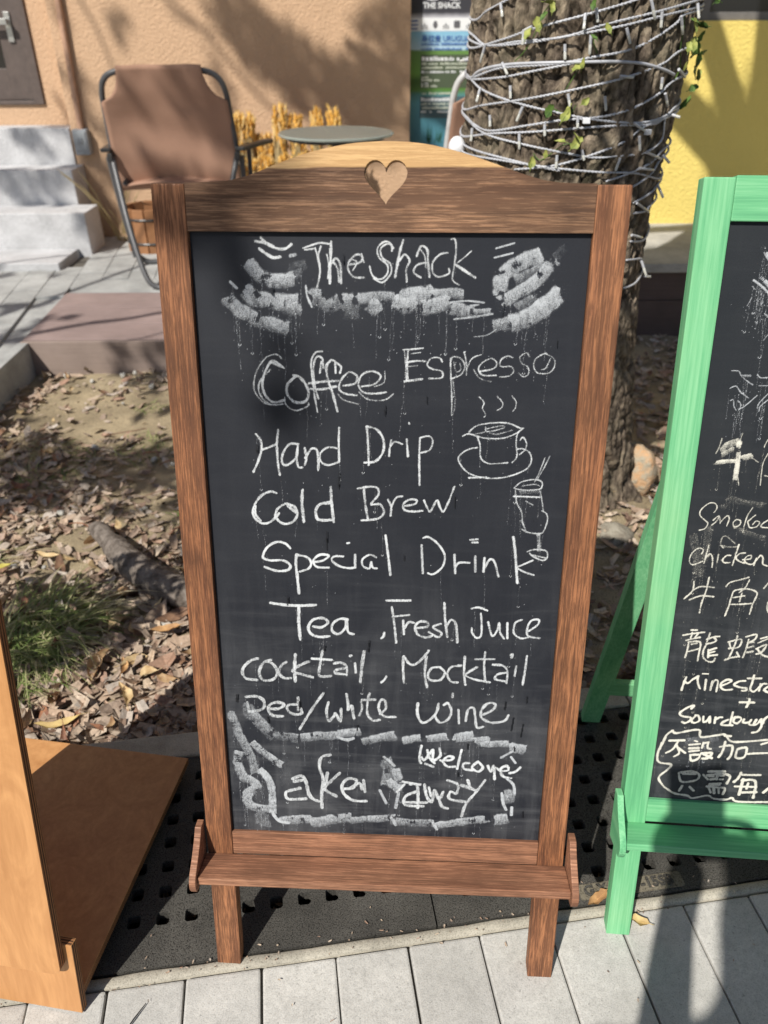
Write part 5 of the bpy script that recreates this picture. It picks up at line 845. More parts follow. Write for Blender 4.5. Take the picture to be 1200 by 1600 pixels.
# ------------------------------------------------------------------ terrace, path, deck
ter = MB().box(-4.5, .6, 3.49, 4.9, -.10, .078).obj('terrace', M_joint); tag(ter, kind='structure')
MB().box(-4.5, -1.405, 1.2, 3.49, -.15, .078).obj('path_base', M_terr, ter)
MB().box(-1.43, .60, 3.484, 3.70, -.05, .0885).obj('terrace_edge', M_terr, ter)
MB().box(-1.405, -1.365, 1.2, 2.845, -.15, .088).obj('path_edging', M_terr, ter, bevel=.004)
pm = None
yaw2 = R(8.3)
e1 = Vector((math.cos(yaw2), math.sin(yaw2), 0)); e2 = Vector((-math.sin(yaw2), math.cos(yaw2), 0))
for i in range(-17, 16):
    for j in range(-1, 19):
        c = Vector((-1.437, 4.323, 0)) + e1 * ((i + .5) * .125) + e2 * ((j - 14 + (.5 if i % 2 else 0)) * .25)
        x, y = c.x, c.y
        if y > 4.50 or y < 1.5: continue
        if x > -1.50 and y < 3.60: continue
        if x > .2: continue
        if x < -1.58 and y > 3.95: continue
        if pm is None: pm = paver_mesh(.1225, .2475, .03, 'terrace_paver', M_terr, .003); o = pm; o.parent = ter
        else: o = link('terrace_paver', pm.data, ter)
        o.location = (x, y, .09 + rnd.uniform(-.0015, .0015)); o.rotation_euler = (0, 0, yaw2)
# deck: planks run left to right, cut along a slant at the left end
dk = thing('deck', 'brown composite deck step with a ribbed front board in front of the chair', 'deck', (-.5, 3.2, 0))
yb = [2.868, 3.062, 3.268, 3.482]
def lx(y): return -1.395 - (y - 2.85) * .065
for a, b in zip(yb[:-1], yb[1:]):
    m = MB(); a2, b2 = a + .003, b - .003
    v = [(lx(a2), a2), (.52, a2), (.52, b2), (lx(b2), b2)]
    m.prism([v], .066, .091, 'z'); in_root(m.obj('deck_plank', M_deck, bevel=.003), dk)
in_root(MB().box(lx(2.85) - .004, .52, 2.845, 2.865, -.06, .0895).obj('front_board', M_fascia, bevel=.003), dk)
m = MB().prism([[(lx(2.866) - .003, 2.8665), (lx(3.48) - .003, 3.48), (lx(3.48) + .015, 3.48), (lx(2.866) + .015, 2.8665)]], -.06, .0655, 'z'); in_root(m.obj('side_board', M_fascia), dk)
# right platform
pr = thing('raised_platform', 'raised platform with pale concrete top and dark composite side boards below the yellow wall', 'platform', (2, 3.6, 0))
in_root(MB().box(.54, 5, 3.222, 4.2, .236, .272).obj('platform_top', M_ledge, bevel=.004), pr)
in_root(MB().box(.55, 5, 3.236, 3.254, .119, .2355).obj('side_plank', M_fasciaR, bevel=.002), pr)
in_root(MB().box(.55, 5, 3.233, 3.254, -.07, .116).obj('side_plank', M_fasciaR, bevel=.002), pr)
in_root(MB().box(.56, 5, 3.256, 4.19, -.2, .235).obj('platform_core', M_joint), pr)
# ------------------------------------------------------------------ building
bd = thing('building', 'ochre rough-rendered house wall behind the terrace with a door at the left', 'building', (-1, 4.7, 0))
main = MB().box(-1.675, .150, 4.60, 4.95, -.2, 3.4).obj('wall', M_wallA); in_root(main, bd)
W2 = M_wallA
in_root(MB().box(-4.5, -1.676, 4.75, 4.95, -.2, .748).obj('wall', W2), bd)
in_root(MB().box(-1.838, -1.676, 4.75, 4.95, .7482, 3.4).obj('wall', W2), bd)
in_root(MB().box(-4.5, -2.75, 4.75, 4.95, .7482, 3.4).obj('wall', W2), bd)
in_root(MB().box(-2.7498, -1.8382, 4.75, 4.95, 2.8, 3.4).obj('wall', W2), bd)
in_root(MB().box(.1502, 1.0, 5.35, 5.5, -.2, 3.4).obj('wall', stucco('stucco_recess', (.50, .33, .20))), bd)
# door
fr = MB(); x0, x1, z0, z1 = -2.748, -1.840, .750, 2.798
fr.box(x1 - .048, x1, 4.735, 4.80, z0, z1); fr.box(x0, x0 + .048, 4.735, 4.80, z0, z1); fr.box(x0 + .048, x1 - .048, 4.735, 4.80, z1 - .05, z1); fr.box(x0 + .048, x1 - .048, 4.735, 4.80, z0, z0 + .018)
dr = in_root(fr.obj('door', M_frame, bevel=.003), bd)
lf = MB(); a, b = x0 + .052, x1 - .052
lf.box(b - .115, b, 4.752, 4.79, z0 + .022, z1 - .055); lf.box(a, a + .115, 4.752, 4.79, z0 + .022, z1 - .055); lf.box(a + .115, b - .115, 4.752, 4.79, z0 + .022, z0 + .17); lf.box(a + .115, b - .115, 4.752, 4.79, z1 - .19, z1 - .055)
o = lf.obj('door_leaf', M_frame, bevel=.003); o.parent = dr
tg = NT('door_glass', .06, .8); tg.col((.015, .016, .018)); 
o = MB().box(a + .110, b - .110, 4.768, 4.775, z0 + .165, z1 - .185).obj('pane', tg.m); o.parent = dr
h = MB(); h.box(b - .066, b - .036, 4.742, 4.752, 1.04, 1.175); h.tube([(b - .05, 4.752, 1.135), (b - .05, 4.705, 1.135)], .010, 10); h.box(b - .165, b - .04, 4.698, 4.710, 1.118, 1.146)
o = h.obj('handle', M_steel, bevel=.002); o.parent = dr
# conduit and outlet box on the wall
pp = MB(); pp.tube([(-1.612, 4.578, .63), (-1.606, 4.578, 1.0), (-1.592, 4.578, 1.8), (-1.575, 4.578, 3.3)], .0155, 12)
for z in (.80, 1.15, 1.9): pp.tube([(-1.613 + .012 * (z - .63), 4.585, z - .01), (-1.613 + .012 * (z - .63), 4.585, z + .01)], .020, 12)
pt = plain('conduit_paint', (.50, .30, .20), .6, bump=.2)
pipe = pp.obj('wall_conduit', pt, smooth=False); auto_smooth(pipe); tag(pipe, 'tan painted conduit pipe running up the ochre wall', 'pipe')
ob = MB().box(-1.655, -1.575, 4.545, 4.6, .520, .645).obj('socket_box', M_grey, None, bevel=.008, seg=3)
tag(ob, 'grey weatherproof socket box at the bottom end of the wall conduit', 'socket box')
MB().box(-1.645, -1.585, 4.540, 4.5455, .545, .635).obj('lid', plain('grey_lid', (.36, .385, .40), .45), ob, bevel=.002); MB().box(-1.628, -1.602, 4.535, 4.5405, .578, .602).obj('catch', M_grey, ob, bevel=.001)
# steps
sp = thing('entrance_steps', 'pale speckled terrazzo steps leading up to the dark door', 'steps', (-2, 4.2, .09))
for nm, xr, ya, yb_, za, zb in (('landing', -1.685, 4.60, 4.748, -.1, .648), ('step', -1.640, 4.395, 4.598, -.1, .468), ('step', -1.535, 4.163, 4.393, -.1, .298), ('step', -1.600, 3.860, 4.161, -.1, .124)):
    in_root(MB().box(-4.4, xr, ya, yb_, za, zb).obj(nm, M_gran, bevel=.006, seg=3), sp)
# yellow building at the right with its window
yb2 = thing('yellow_building', 'bright yellow rendered wall with a dark window at the top right', 'building', (2.5, 4.1, 0))
in_root(MB().box(1.0, 5.5, 3.972, 4.3, -.2, 1.118).obj('wall', M_wallY), yb2); in_root(MB().box(1.0, 1.385, 3.972, 4.3, 1.1182, 3.4).obj('wall', M_wallY), yb2)
in_root(MB().box(1.3852, 5.5, 3.972, 4.3, 2.35, 3.4).obj('wall', M_wallY), yb2); in_root(MB().box(3.4, 5.5, 3.972, 4.3, 1.1182, 2.3498).obj('wall', M_wallY), yb2)
wf = MB(); wf.box(1.387, 1.43, 3.985, 4.06, 1.12, 2.348); wf.box(3.355, 3.398, 3.985, 4.06, 1.12, 2.348); wf.box(1.43, 3.355, 3.985, 4.06, 1.12, 1.150); wf.box(1.43, 3.355, 3.985, 4.06, 2.31, 2.348); wf.box(2.36, 2.40, 3.985, 4.06, 1.150, 2.31)
wn = in_root(wf.obj('window', plain('window_frame_grey', (.16, .15, .14), .5), bevel=.002), yb2)
o = MB().box(1.43, 3.355, 4.02, 4.028, 1.150, 2.31).obj('pane', tg.m); o.parent = wn
# ------------------------------------------------------------------ folding chairs
M_canvas = NT('brown_canvas', .8, .2); _v = M_canvas.coord(); _w = M_canvas.noise(_v, 420, 2); _b = M_canvas.noise(_v, 4, 4)
M_canvas.col(M_canvas.mix(_b, (.30, .175, .12), (.43, .26, .185))); M_canvas.bump(_w, .4, .0008); M_canvas = M_canvas.m
def sling(mb, quad, nx_, ny_, sag, neck=0.):
    """cloth panel between four corners: TL, TR, BR, BL"""
    TL, TR, BR, BL = [Vector(q) for q in quad]; nrm = (TR - TL).cross(BL - TL).normalized(); vs = []
    for j in range(ny_ + 1):
        v = j / ny_
        for i in range(nx_ + 1):
            u = i / nx_
            k = u
            if neck and v < .30:
                e = neck * (1 - (v / .30)) ** 2.0 if v > .02 else neck
                s_ = math.sqrt(max(0, 1 - min(1, v / .26) ** 2)) * neck
                k = s_ + u * (1 - 2 * s_)
            p = (TL.lerp(TR, k)).lerp(BL.lerp(BR, k), v)
            p = p + nrm * sag * math.sin(math.pi * u) * (.3 + .7 * math.sin(math.pi * v)) + nrm * .013 * noise.noise(Vector((u * 3 + v, v * 4 - u, sag * 50)))
            vs.append(tuple(p))
    fs = [(j * (nx_ + 1) + i, j * (nx_ + 1) + i + 1, (j + 1) * (nx_ + 1) + i + 1, (j + 1) * (nx_ + 1) + i) for j in range(ny_) for i in range(nx_)]
    return mb.add(vs, fs)
def sling_chair(name, label, loc, yaw, tube_m, group=None):
    """origin on the floor below the middle of the backrest; the seat runs along local +Y"""
    c = thing(name, label, 'chair', loc, (0, 0, yaw)); r = .0125; hw = .265
    def cor(s_): return [(s_ * (hw + .018), .050, .50), (s_ * (hw + .006), -.002, .70), (s_ * (hw + .001), -.020, .77), (s_ * (hw - .014), -.034, .820), (s_ * (hw - .045), -.042, .850), (s_ * (hw - .085), -.046, .862)]
    pl_ = catmull(cor(-1), 5); prr = catmull(cor(1), 5)
    bk = MB(); bk.tube(pl_ + list(reversed(prr)), r, 12); auto_smooth(bk.obj('back_tube', tube_m, c))
    cl = sling(MB(), ((-hw, -.074, .884), (hw, -.074, .884), (hw + .020, .075, .37), (-hw - .020, .075, .37)), 28, 26, .022, .165)
    co = cl.obj('backrest', M_canvas, c, smooth=True, normals=False); md = co.modifiers.new('thickness', 'SOLIDIFY'); md.thickness = .004; md.offset = 0
    se = sling(MB(), ((-hw + .02, .40, .44), (hw - .02, .40, .44), (hw - .02, -.0, .40), (-hw + .02, .0, .40)), 18, 16, -.03)
    so_ = se.obj('seat', M_canvas, c, smooth=True, normals=False); md = so_.modifiers.new('thickness', 'SOLIDIFY'); md.thickness = .004; md.offset = 0
    sr = MB(); sr.tube(catmull([(-hw + .02, .02, .41), (-hw + .02, .38, .44), (-hw + .05, .42, .445), (hw - .05, .42, .445), (hw - .02, .38, .44), (hw - .02, .02, .41)], 4), r * .9, 10); auto_smooth(sr.obj('seat_frame', tube_m, c))
    # crossing U-shaped legs
    y0_, z0_ = .015, .520
    l1 = catmull([(-hw - .015, y0_, z0_), (-hw + .05, -.14, .26), (-hw + .115, -.245, .060), (-hw + .165, -.262, .014), (-hw + .22, -.265, .012)], 5)
    l1r = [(-x, y, z) for x, y, z in reversed(l1)]; m = MB(); m.tube(l1 + l1r, r, 12); auto_smooth(m.obj('front_leg', tube_m, c))
    l2 = catmull([(-hw - .035, y0_ + .012, z0_), (-hw - .030, .08, .28), (-hw - .025, .15, .09), (-hw + .01, .18, .022), (-hw + .08, .19, .012)], 5)
    l2r = [(-x, y, z) for x, y, z in reversed(l2)]; m = MB(); m.tube(l2 + l2r, r, 12); auto_smooth(m.obj('rear_leg', tube_m, c))
    for s_ in (-1, 1):
        xo = .012 if s_ < 0 else .11; m = MB().prism([[(s_ * (hw + .01) , -.01), (s_ * (hw + .055), -.02), (s_ * (hw + .055 + xo), .26), (s_ * (hw + .005 + xo), .27)]], .545, .563, 'z'); o = m.obj('armrest', M_black, c, bevel=.007, seg=3)
        o.rotation_euler = (0, 0, 0)
        m = MB(); m.tube([(s_ * (hw + .05), .20, .555), (s_ * (hw + .05), .17, .30), (s_ * (hw + .02), .13, .05)], r * .9, 10); auto_smooth(m.obj('arm_post', tube_m, c))
        m = MB(); m.box(s_ * (hw + .02) - .012, s_ * (hw + .02) + .012, -.01, .03, .505, .54); m.obj('pivot', M_black, c, bevel=.004)
    return c
sling_chair('folding_chair', 'brown canvas folding chair with dark tubular frame on the terrace at the left', (-.938, 3.785, .09), R(2), M_tube)
c2 = sling_chair('folding_chair', 'brown canvas folding chair with pale tubular frame half hidden behind the tree trunk', (.545, 3.46, .105), R(6), M_tubeL)
# tuft of dry grass caught on the chair pivot
# ------------------------------------------------------------------ glass table
tb = thing('glass_table', 'small round table with a green-edged glass top in front of the wheat', 'table', (-.183, 3.40, .09))
t = NT('table_glass', .05, .5); t.col((.50, .55, .50)); t.b.inputs['Transmission Weight'].default_value = .55; t.b.inputs['IOR'].default_value = 1.5
_n = t.noise(t.coord(), 5, 4); t.rough(t.ramp(_n, [(.3, .04), (.7, .2)]))
m = MB(); ring = lambda r, z: [(r * math.cos(2 * math.pi * k / 64), r * math.sin(2 * math.pi * k / 64), z) for k in range(64)]
vs = ring(.226, .651) + ring(.230, .654) + ring(.230, .659) + ring(.226, .662) + ring(.0, .0)[:0]
fs = [tuple(range(63, -1, -1)), tuple(range(192, 256))] + [(a * 64 + k, a * 64 + (k + 1) % 64, (a + 1) * 64 + (k + 1) % 64, (a + 1) * 64 + k) for a in range(3) for k in range(64)]
m.add(vs, fs).obj('table_top', t.m, tb, normals=True)
m = MB(); m.tube([(0, 0, .03), (0, 0, .640)], .018, 14); m.tube([(0, 0, .640), (0, 0, .650)], .07, 20); auto_smooth(m.obj('stem', M_black, tb))
m = MB()
for k in range(4):
    a = k * math.pi / 2 + .4; m.tube([(0, 0, .06), (.12 * math.cos(a), .12 * math.sin(a), .035), (.21 * math.cos(a), .21 * math.sin(a), .012)], .013, 8)
m.obj('foot', M_black, tb)
m = MB(); m.tube([(.19 * math.cos(x), .19 * math.sin(x), .642) for x in np.linspace(0, 6.283, 40)[:-1]], .006, 6, closed=True); m.obj('rim_ring', M_black, tb)
# ------------------------------------------------------------------ dried wheat in a trough against the wall
M_ear = island('wheat_ear', [(0, (.62, .30, .05)), (.4, (.78, .44, .09)), (.75, (.84, .60, .22)), (1, (.70, .50, .26))], .7, .4)
M_stalk = island('wheat_stalk', [(0, (.44, .34, .17)), (.5, (.60, .50, .28)), (1, (.40, .30, .14))], .7, .3)
tr = MB(); tr.box(-.80, -.05, 4.22, 4.42, .09, .20); o = tr.obj('planter_trough', plain('planter_timber', (.16, .085, .045), .7, bump=.4), bevel=.006); tag(o, 'low brown timber trough holding the dried wheat', 'planter')
# (x, y, spread at top, height, ears, ear length, ear fatness)
for k, (x, y, sp_, h_, n_, el, lab) in enumerate((
    (-.715, 4.30, .075, .66, 70, .085, 'thick orange bundle of dried wheat ears directly right of the dark-framed chair'),
    (-.60, 4.33, .055, .57, 40, .06, 'lower sparse wheat bundle between two taller bundles'),
    (-.515, 4.30, .036, .68, 30, .12, 'dense upright golden wheat bundle left of the glass table'),
    (-.435, 4.32, .040, .65, 26, .085, 'golden wheat bundle just above the left rim of the glass table'),
    (-.325, 4.30, .030, .665, 22, .11, 'narrow orange wheat bundle standing behind the middle of the glass table'),
    (-.240, 4.31, .034, .67, 16, .11, 'rightmost loose wheat bundle against the ochre wall'),
    (-.37, 4.26, .14, .50, 60, .05, 'short pale straw bundle below the glass table'),
    (-.60, 4.25, .12, .48, 50, .05, 'short pale straw bundle beside the chair armrest'))):
    wt = thing('wheat_bundle', lab, 'dried wheat', (x, y, .16), group='dried wheat bundles in the trough'); st_, er = MB(), MB()
    for q in range(n_ * 3):
        a = rnd.uniform(0, 6.3); r_ = math.sqrt(rnd.random()); hh = (h_ + .045) * rnd.uniform(.84, 1.02)
        top = Vector((sp_ * r_ * math.cos(a), sp_ * .7 * r_ * math.sin(a), hh - .16)); bot = Vector((top.x * .5, top.y * .5, 0))
        st_.tube([bot, bot.lerp(top, .5) + Vector((rnd.gauss(0, .004), rnd.gauss(0, .004), 0)), top], .0014, 3, cap=False)
        if q < n_ * 2:
            d = Vector((rnd.gauss(0, .14), rnd.gauss(0, .14), 1)).normalized(); L = el * rnd.uniform(.7, 1.15); s2 = top - d * L * .55; 
            er.tube([s2, s2 + d * L * .2, s2 + d * L * .5, s2 + d * L * .82, s2 + d * L], [.001, .0055, .0065, .005, .0006], 6, cap=False)
            for g_ in range(7):
                t_ = .15 + .11 * g_; a2 = rnd.uniform(0, 6.3); o_ = Vector((math.cos(a2), math.sin(a2), .55)) * .009
                b_ = s2 + d * L * t_; er.tube([b_, b_ + o_, b_ + o_ * 1.5 + Vector((0, 0, .014))], [.0036, .003, .0004], 4, cap=False)
    st_.obj('stalks', M_stalk, wt, normals=False); er.obj('ears', M_ear, wt, normals=False)
# timber tub behind the chair
tbm = MB(); N_ = 12
tub = thing('wooden_tub', 'small brown wooden tub behind the dark-framed chair', 'tub', (-1.23, 4.30, .09))
Mt = plain('tub_timber', (.30, .14, .06), .6, bump=.4)
stv = None
for k in range(N_):
    a = 2 * math.pi * (k + .5) / N_
    m = MB().box(-.033, .033, -.008, .008, 0, .22)
    if stv is None: stv = m.obj('stave', Mt, tub, bevel=.003); o = stv
    else: o = link('stave', stv.data, tub)
    o.location = (.13 * math.cos(a), .13 * math.sin(a), 0); o.rotation_euler = (0, 0, a + math.pi / 2)
m = MB()
for z in (.05, .17): m.tube([(.141 * math.cos(x), .141 * math.sin(x), z) for x in np.linspace(0, 6.283, 30)[:-1]], .006, 6, closed=True)
m.obj('hoop', M_black, tub)
MB().prism([[(.12 * math.cos(x), .12 * math.sin(x)) for x in np.linspace(0, 6.283, 25)[:-1]]], .15, .17, 'z').obj('tub_soil', M_pit, tub)
# ------------------------------------------------------------------ poster
def flat(name, c, r=.45): 
    t = NT(name, r, .4); t.col(c); return t.m
ps = thing('poster_stand', 'tall printed poster with sky, grassland and water picture right of the ochre wall', 'poster', (.40, 4.70, .09))
PX0, PX1 = -.250, .262
def pz(y_img, y=4.70):      # heights measured on the poster
    return y_img - .09
tband = NT('poster_print', .4, .4); v_ = tband.coord(); sx = tband.new('SeparateXYZ'); tband.lk(v_, sx.inputs[0])
zz = sx.outputs[2]; nn = tband.noise(tband.coord((5, 1, 9)), 2, 5)
zf = tband.math('ADD', zz, tband.math('MULTIPLY', tband.math('SUBTRACT', nn, .5), .025))
cpos = lambda z: z / 2.0
tband.col(tband.ramp(tband.math('MULTIPLY', zf, .5), [(0, (.02, .07, .10)), (cpos(.42), (.05, .16, .22)), (cpos(.66), (.12, .34, .42)), (cpos(.70), (.09, .24, .22)), (cpos(.715), (.10, .22, .05)), (cpos(.76), (.06, .13, .03)), (cpos(.80), (.16, .34, .07)), (cpos(.90), (.13, .25, .07)), (cpos(.905), (.45, .62, .74)), (cpos(.985), (.22, .48, .66)), (cpos(.99), (.70, .72, .80)), (cpos(1.045), (.55, .55, .60)), (cpos(1.07), (.05, .05, .06)), (cpos(2.), (.03, .03, .035))]))
m = MB().box(PX0, PX1, 0, .003, .06, 2.0); m.obj('poster_sheet', tband.m, ps)
MB().box(PX0 - .02, PX1 + .02, -.05, .08, .0, .06).obj('cassette', M_steel, ps, bevel=.01)
MB().tube([(0, .02, .06), (0, .02, 2.0)], .008, 8).obj('pole', M_steel, ps)
wmat, bmat, lmat, dkm, dgm = flat('print_white', (.78, .80, .82)), flat('print_blue', (.05, .13, .38)), flat('print_pale', (.62, .66, .55)), flat('print_dark', (.04, .05, .045)), flat('print_green_panel', (.075, .10, .06))
MB().box(PX0 + .0005, PX1 - .0005, -.0008, -.0001, .990, 1.046).obj('white_band', wmat, ps)
m = MB()
for x0_, x1_ in ((PX0 + .001, PX0 + .04), (PX1 - .04, PX1 - .001)):
    for k in range(3): m.box(x0_, x1_, -.0022, -.0012, .996 + k * .017, 1.003 + k * .017)
m.obj('blue_stripes', bmat, ps)
m = MB()      # row of small emblems
for k, x in enumerate((-.175, -.12, -.065, -.008, .055, .11)):
    if k == 1: m.prism([[(x, .998), (x + .012, 1.010), (x + .010, 1.026), (x, 1.036), (x - .010, 1.026), (x - .012, 1.010)]], -.0022, -.0012)
    elif k == 3: m.prism([rounded(x - .016, x + .016, 1.002, 1.034, .005, (1, 1, 1, 1))], -.0022, -.0012)
    elif k == 5: m.prism([[(x + .014 * math.cos(a), 1.018 + .016 * math.sin(a)) for a in np.linspace(0, 6.28, 21)[:-1]], [(x + .008 * math.cos(a), 1.018 + .010 * math.sin(a)) for a in np.linspace(0, 6.28, 15)[:-1]]], -.0022, -.0012)
    else:
        for q in range(3): m.box(x - .015 + q * .011, x - .008 + q * .011, -.0022, -.0012, 1.008 + (k % 2) * .004, 1.014 + (q % 2) * .008)
        m.box(x - .016, x + .018, -.0022, -.0012, 1.0005, 1.0035)
for q in range(6): m.box(.135 + q * .012, .143 + q * .012, -.0022, -.0012, 1.013, 1.024)
m.obj('emblem', plain('emblem_print', (.12, .12, .13), .5, bump=0), ps)
def ptext(body, size, x, z, mat, bold=0.):
    me = text_mesh(body, size, 0, mat, bold); o = link('printed_text', me, ps); o.rotation_euler = (R(90), 0, 0); o.location = (x, -.0026, z); return o
ptext('烏拉圭 URUGUAY', .034, -.190, .944, bmat, .0006)
def squig(x0_, x1_, z, h_, mat, name='small_print', seed=0, y=-.0030):
    m = MB(); x = x0_; r = random.Random(seed)
    while x < x1_:
        w_ = r.uniform(.35, .95) * h_
        if r.random() > .14:
            m.box(x, x + w_ * .85, y, y + .0006, z, z + h_ * r.uniform(.55, 1.))
        x += w_ + h_ * .14
    m.obj(name, mat, ps)
squig(.052, .20, .950, .010, bmat, seed=1); squig(-.190, .06, .926, .012, bmat, seed=2); squig(-.190, .085, .904, .011, bmat, seed=3)
MB().box(-.192, PX1 - .001, -.0010, -.0002, .730, .884).obj('text_panel', dgm, ps); MB().box(-.192, PX1 - .001, -.0010, -.0002, .585, .690).obj('text_panel', flat('print_teal_panel', (.07, .12, .14)), ps)
for k, (z, h_, xe) in enumerate(((.856, .020, .20), (.838, .011, .20), (.820, .010, .22), (.800, .011, .22), (.776, .008, -.15), (.762, .012, -.09), (.748, .008, -.15), (.734, .012, -.11), (.700, .010, .0), (.668, .018, .0), (.650, .010, .0), (.630, .014, .0), (.612, .010, .0))):
    squig(-.186, xe, z, h_, lmat if k % 3 else wmat, seed=20 + k)
# moustache emblem, lettering and wine glass on the dark heading
ms = [(-.20, 1.155), (-.185, 1.135), (-.150, 1.122), (-.110, 1.125), (-.08, 1.138), (-.05, 1.125), (-.01, 1.122), (.025, 1.135), (.038, 1.155), (.020, 1.147), (-.01, 1.143), (-.045, 1.148), (-.08, 1.168), (-.115, 1.148), (-.15, 1.143), (-.182, 1.147)]
MB().prism([catmull(ms, 3, True)], -.0022, -.0012).obj('moustache_emblem', wmat, ps)
ptext('THE SHACK', .036, -.185, 1.088, wmat, .0008)
m = MB(); m.box(.205, .2085, -.0022, -.0012, 1.075, 1.14); m.prism([[(.165, 1.066), (.205, 1.078), (.247, 1.066), (.205, 1.060)]], -.0022, -.0012); m.prism([[(.19, 1.20), (.187, 1.165), (.200, 1.142), (.214, 1.142), (.227, 1.165), (.225, 1.20)]], -.0022, -.0012)
m.obj('wine_glass_picture', flat('print_wine', (.26, .18, .18)), ps)
m = MB()
for k in range(26):
    x = rnd.choice((-.135, -.08, -.02)) + rnd.gauss(0, .012); z = .46 + rnd.random() * .02; hh = rnd.uniform(.03, .09)
    m.prism([[(x - .002, z), (x + .003, z), (x + rnd.gauss(0, .008), z + hh)]], -.0010, -.0002)
m.obj('reed_picture', flat('print_reeds', (.02, .09, .04)), ps)
# white lamp globe half hidden by the trunk
bm_ = bmesh.new(); bmesh.ops.create_uvsphere(bm_, u_segments=24, v_segments=16, radius=.020); me = bpy.data.meshes.new('cup'); bm_.to_mesh(me); bm_.free(); me.materials.append(M_white); me.polygons.foreach_set('use_smooth', [True] * len(me.polygons))
o = link('white_cup', me); o.location = (.255, 2.30, .81); o.scale = (1, 1, 1.2); tag(o, 'small white rounded object sticking out beside the left edge of the trunk', 'plastic cap')

# dry stalks growing at the foot of the wall behind the chair
vs = MB()
for k in range(16):
    a = rnd.gauss(.4, .8); L = rnd.uniform(.25, .62); bx = -1.47 + rnd.gauss(0, .02); d = Vector((math.cos(a) * .3 * rnd.choice((-1, 1)), -.25, 1)).normalized()
    P = [Vector((bx, 4.47, .085)) + d * L * t_ + Vector((.10 * (1 if d.x > 0 else -1), -.05, -.22)) * L * t_ * t_ for t_ in np.linspace(0, 1, 7)]
    vs.tube(P, [.0022, .002, .0018, .0016, .0018, .003, .001], 4, cap=False)
tag(vs.obj('dry_stalks', M_stalk, normals=False), 'wispy dry plant stalks arching at the wall foot between steps and dark-framed chair', 'plant')
# ------------------------------------------------------------------ tree trunk
def trad(z): return float(np.interp(z, [-.1, -.05, .06, .29, .55, .73, .9, 1.16, 3.5], [.38, .33, .285, .262, .235, .223, .228, .231, .20]))
def tcx(z): return .417 + .055 * (z - .9) if z > .6 else .4005
def tp(th, z, off=0.): r = trad(z) + off; return Vector((tcx(z) + r * math.sin(th), 1.95 - r * math.cos(th), z))
def bark_d(th, z):
    v = Vector((math.cos(th) * 4.2, math.sin(th) * 4.2, z * 3.2)); wv_ = noise.noise(v * .9) * .8
    a = noise.noise(Vector((math.cos(th) * 6.0 + wv_, math.sin(th) * 6.0, z * 7.5 + wv_)))
    b = noise.noise(Vector((math.cos(th) * 15, math.sin(th) * 15, z * 19 + 5)))
    c = noise.noise(Vector((math.cos(th) * 30, math.sin(th) * 30, z * 70)))
    return .012 * (1 - min(1, abs(a) * 4.5)) * -1.2 + .006 * (1 - min(1, abs(b) * 3.5)) * -1 + .0035 * c + .010 * noise.noise(Vector((math.cos(th) * 1.4, math.sin(th) * 1.4, z * 2))) + .006
tree = thing('tree', 'thick rough-barked tree trunk wound with white fairy lights behind the chalkboards', 'tree', (.4, 1.95, -.05))
nt_, zs = 300, list(np.linspace(-.10, 1.45, 430)) + list(np.linspace(1.5, 3.1, 40))
vs = []
for z in zs:
    for k in range(nt_):
        th = 2 * math.pi * k / nt_
        flare = 1 + (max(0, .25 - z) / .35) ** 1.5 * .22 * math.cos(4 * th + .6)
        p = tp(th, z, bark_d(th, z) + (flare - 1) * .2); vs.append(tuple(p))
fs = [(j * nt_ + k, j * nt_ + (k + 1) % nt_, (j + 1) * nt_ + (k + 1) % nt_, (j + 1) * nt_ + k) for j in range(len(zs) - 1) for k in range(nt_)]
t = NT('bark', .9, .15); v = t.coord((1, 1, .6)); n = t.noise(v, 34, 8, .72, .5); n2 = t.noise(t.coord(), 10, 4); n3 = t.noise(t.coord((1, 1, .6)), 120, 4)
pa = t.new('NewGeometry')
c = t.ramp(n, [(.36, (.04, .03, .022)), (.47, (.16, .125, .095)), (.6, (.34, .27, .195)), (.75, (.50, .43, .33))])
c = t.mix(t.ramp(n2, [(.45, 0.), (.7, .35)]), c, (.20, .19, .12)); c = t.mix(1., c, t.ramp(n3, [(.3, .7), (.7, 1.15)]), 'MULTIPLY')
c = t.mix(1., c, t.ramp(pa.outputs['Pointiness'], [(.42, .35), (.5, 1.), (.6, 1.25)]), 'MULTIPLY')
t.col(c); t.bump(t.math('ADD', n, t.math('MULTIPLY', n3, .4)), 1., .010); M_bark = t.m
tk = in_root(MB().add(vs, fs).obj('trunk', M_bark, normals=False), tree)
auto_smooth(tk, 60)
# limbs and crown above the picture; their shade falls on the wall, chair and ground
lm = MB()
for (a, b) in (((.1, 1.5, 4.6), .11), ((-1.2, .9, 3.6), .08), ((-1.6, 2.4, 3.8), .09), ((1.6, 1.2, 4.2), .09), ((.9, 3.2, 4.4), .09), ((-.4, 3.1, 4.2), .07)):
    s_ = Vector((.53, 1.95, 2.95)); e_ = Vector(a); mid = s_.lerp(e_, .5) + Vector((rnd.gauss(0, .1), rnd.gauss(0, .1), .15))
    P = catmull([s_, s_.lerp(mid, .5), mid, mid.lerp(e_, .5) + Vector((rnd.gauss(0, .08), rnd.gauss(0, .08), 0)), e_], 5)
    lm.tube(P, list(np.linspace(b, .02, len(P))), 10)
for a, b, r in TWIGS:
    tt = 5.2 if a[1] > 4 else 3.6
    A_, B_ = Vector(a) - LIGHT * tt, Vector(b) - LIGHT * tt; d = (B_ - A_)
    P = catmull([A_ - d * .3, A_, A_.lerp(B_, .35) + Vector((0, 0, .03)), A_.lerp(B_, .7) - Vector((0, 0, .02)), B_, B_ + d * .3], 4)
    lm.tube(P, list(np.linspace(r * 1.1, r * .7, len(P))), 8)
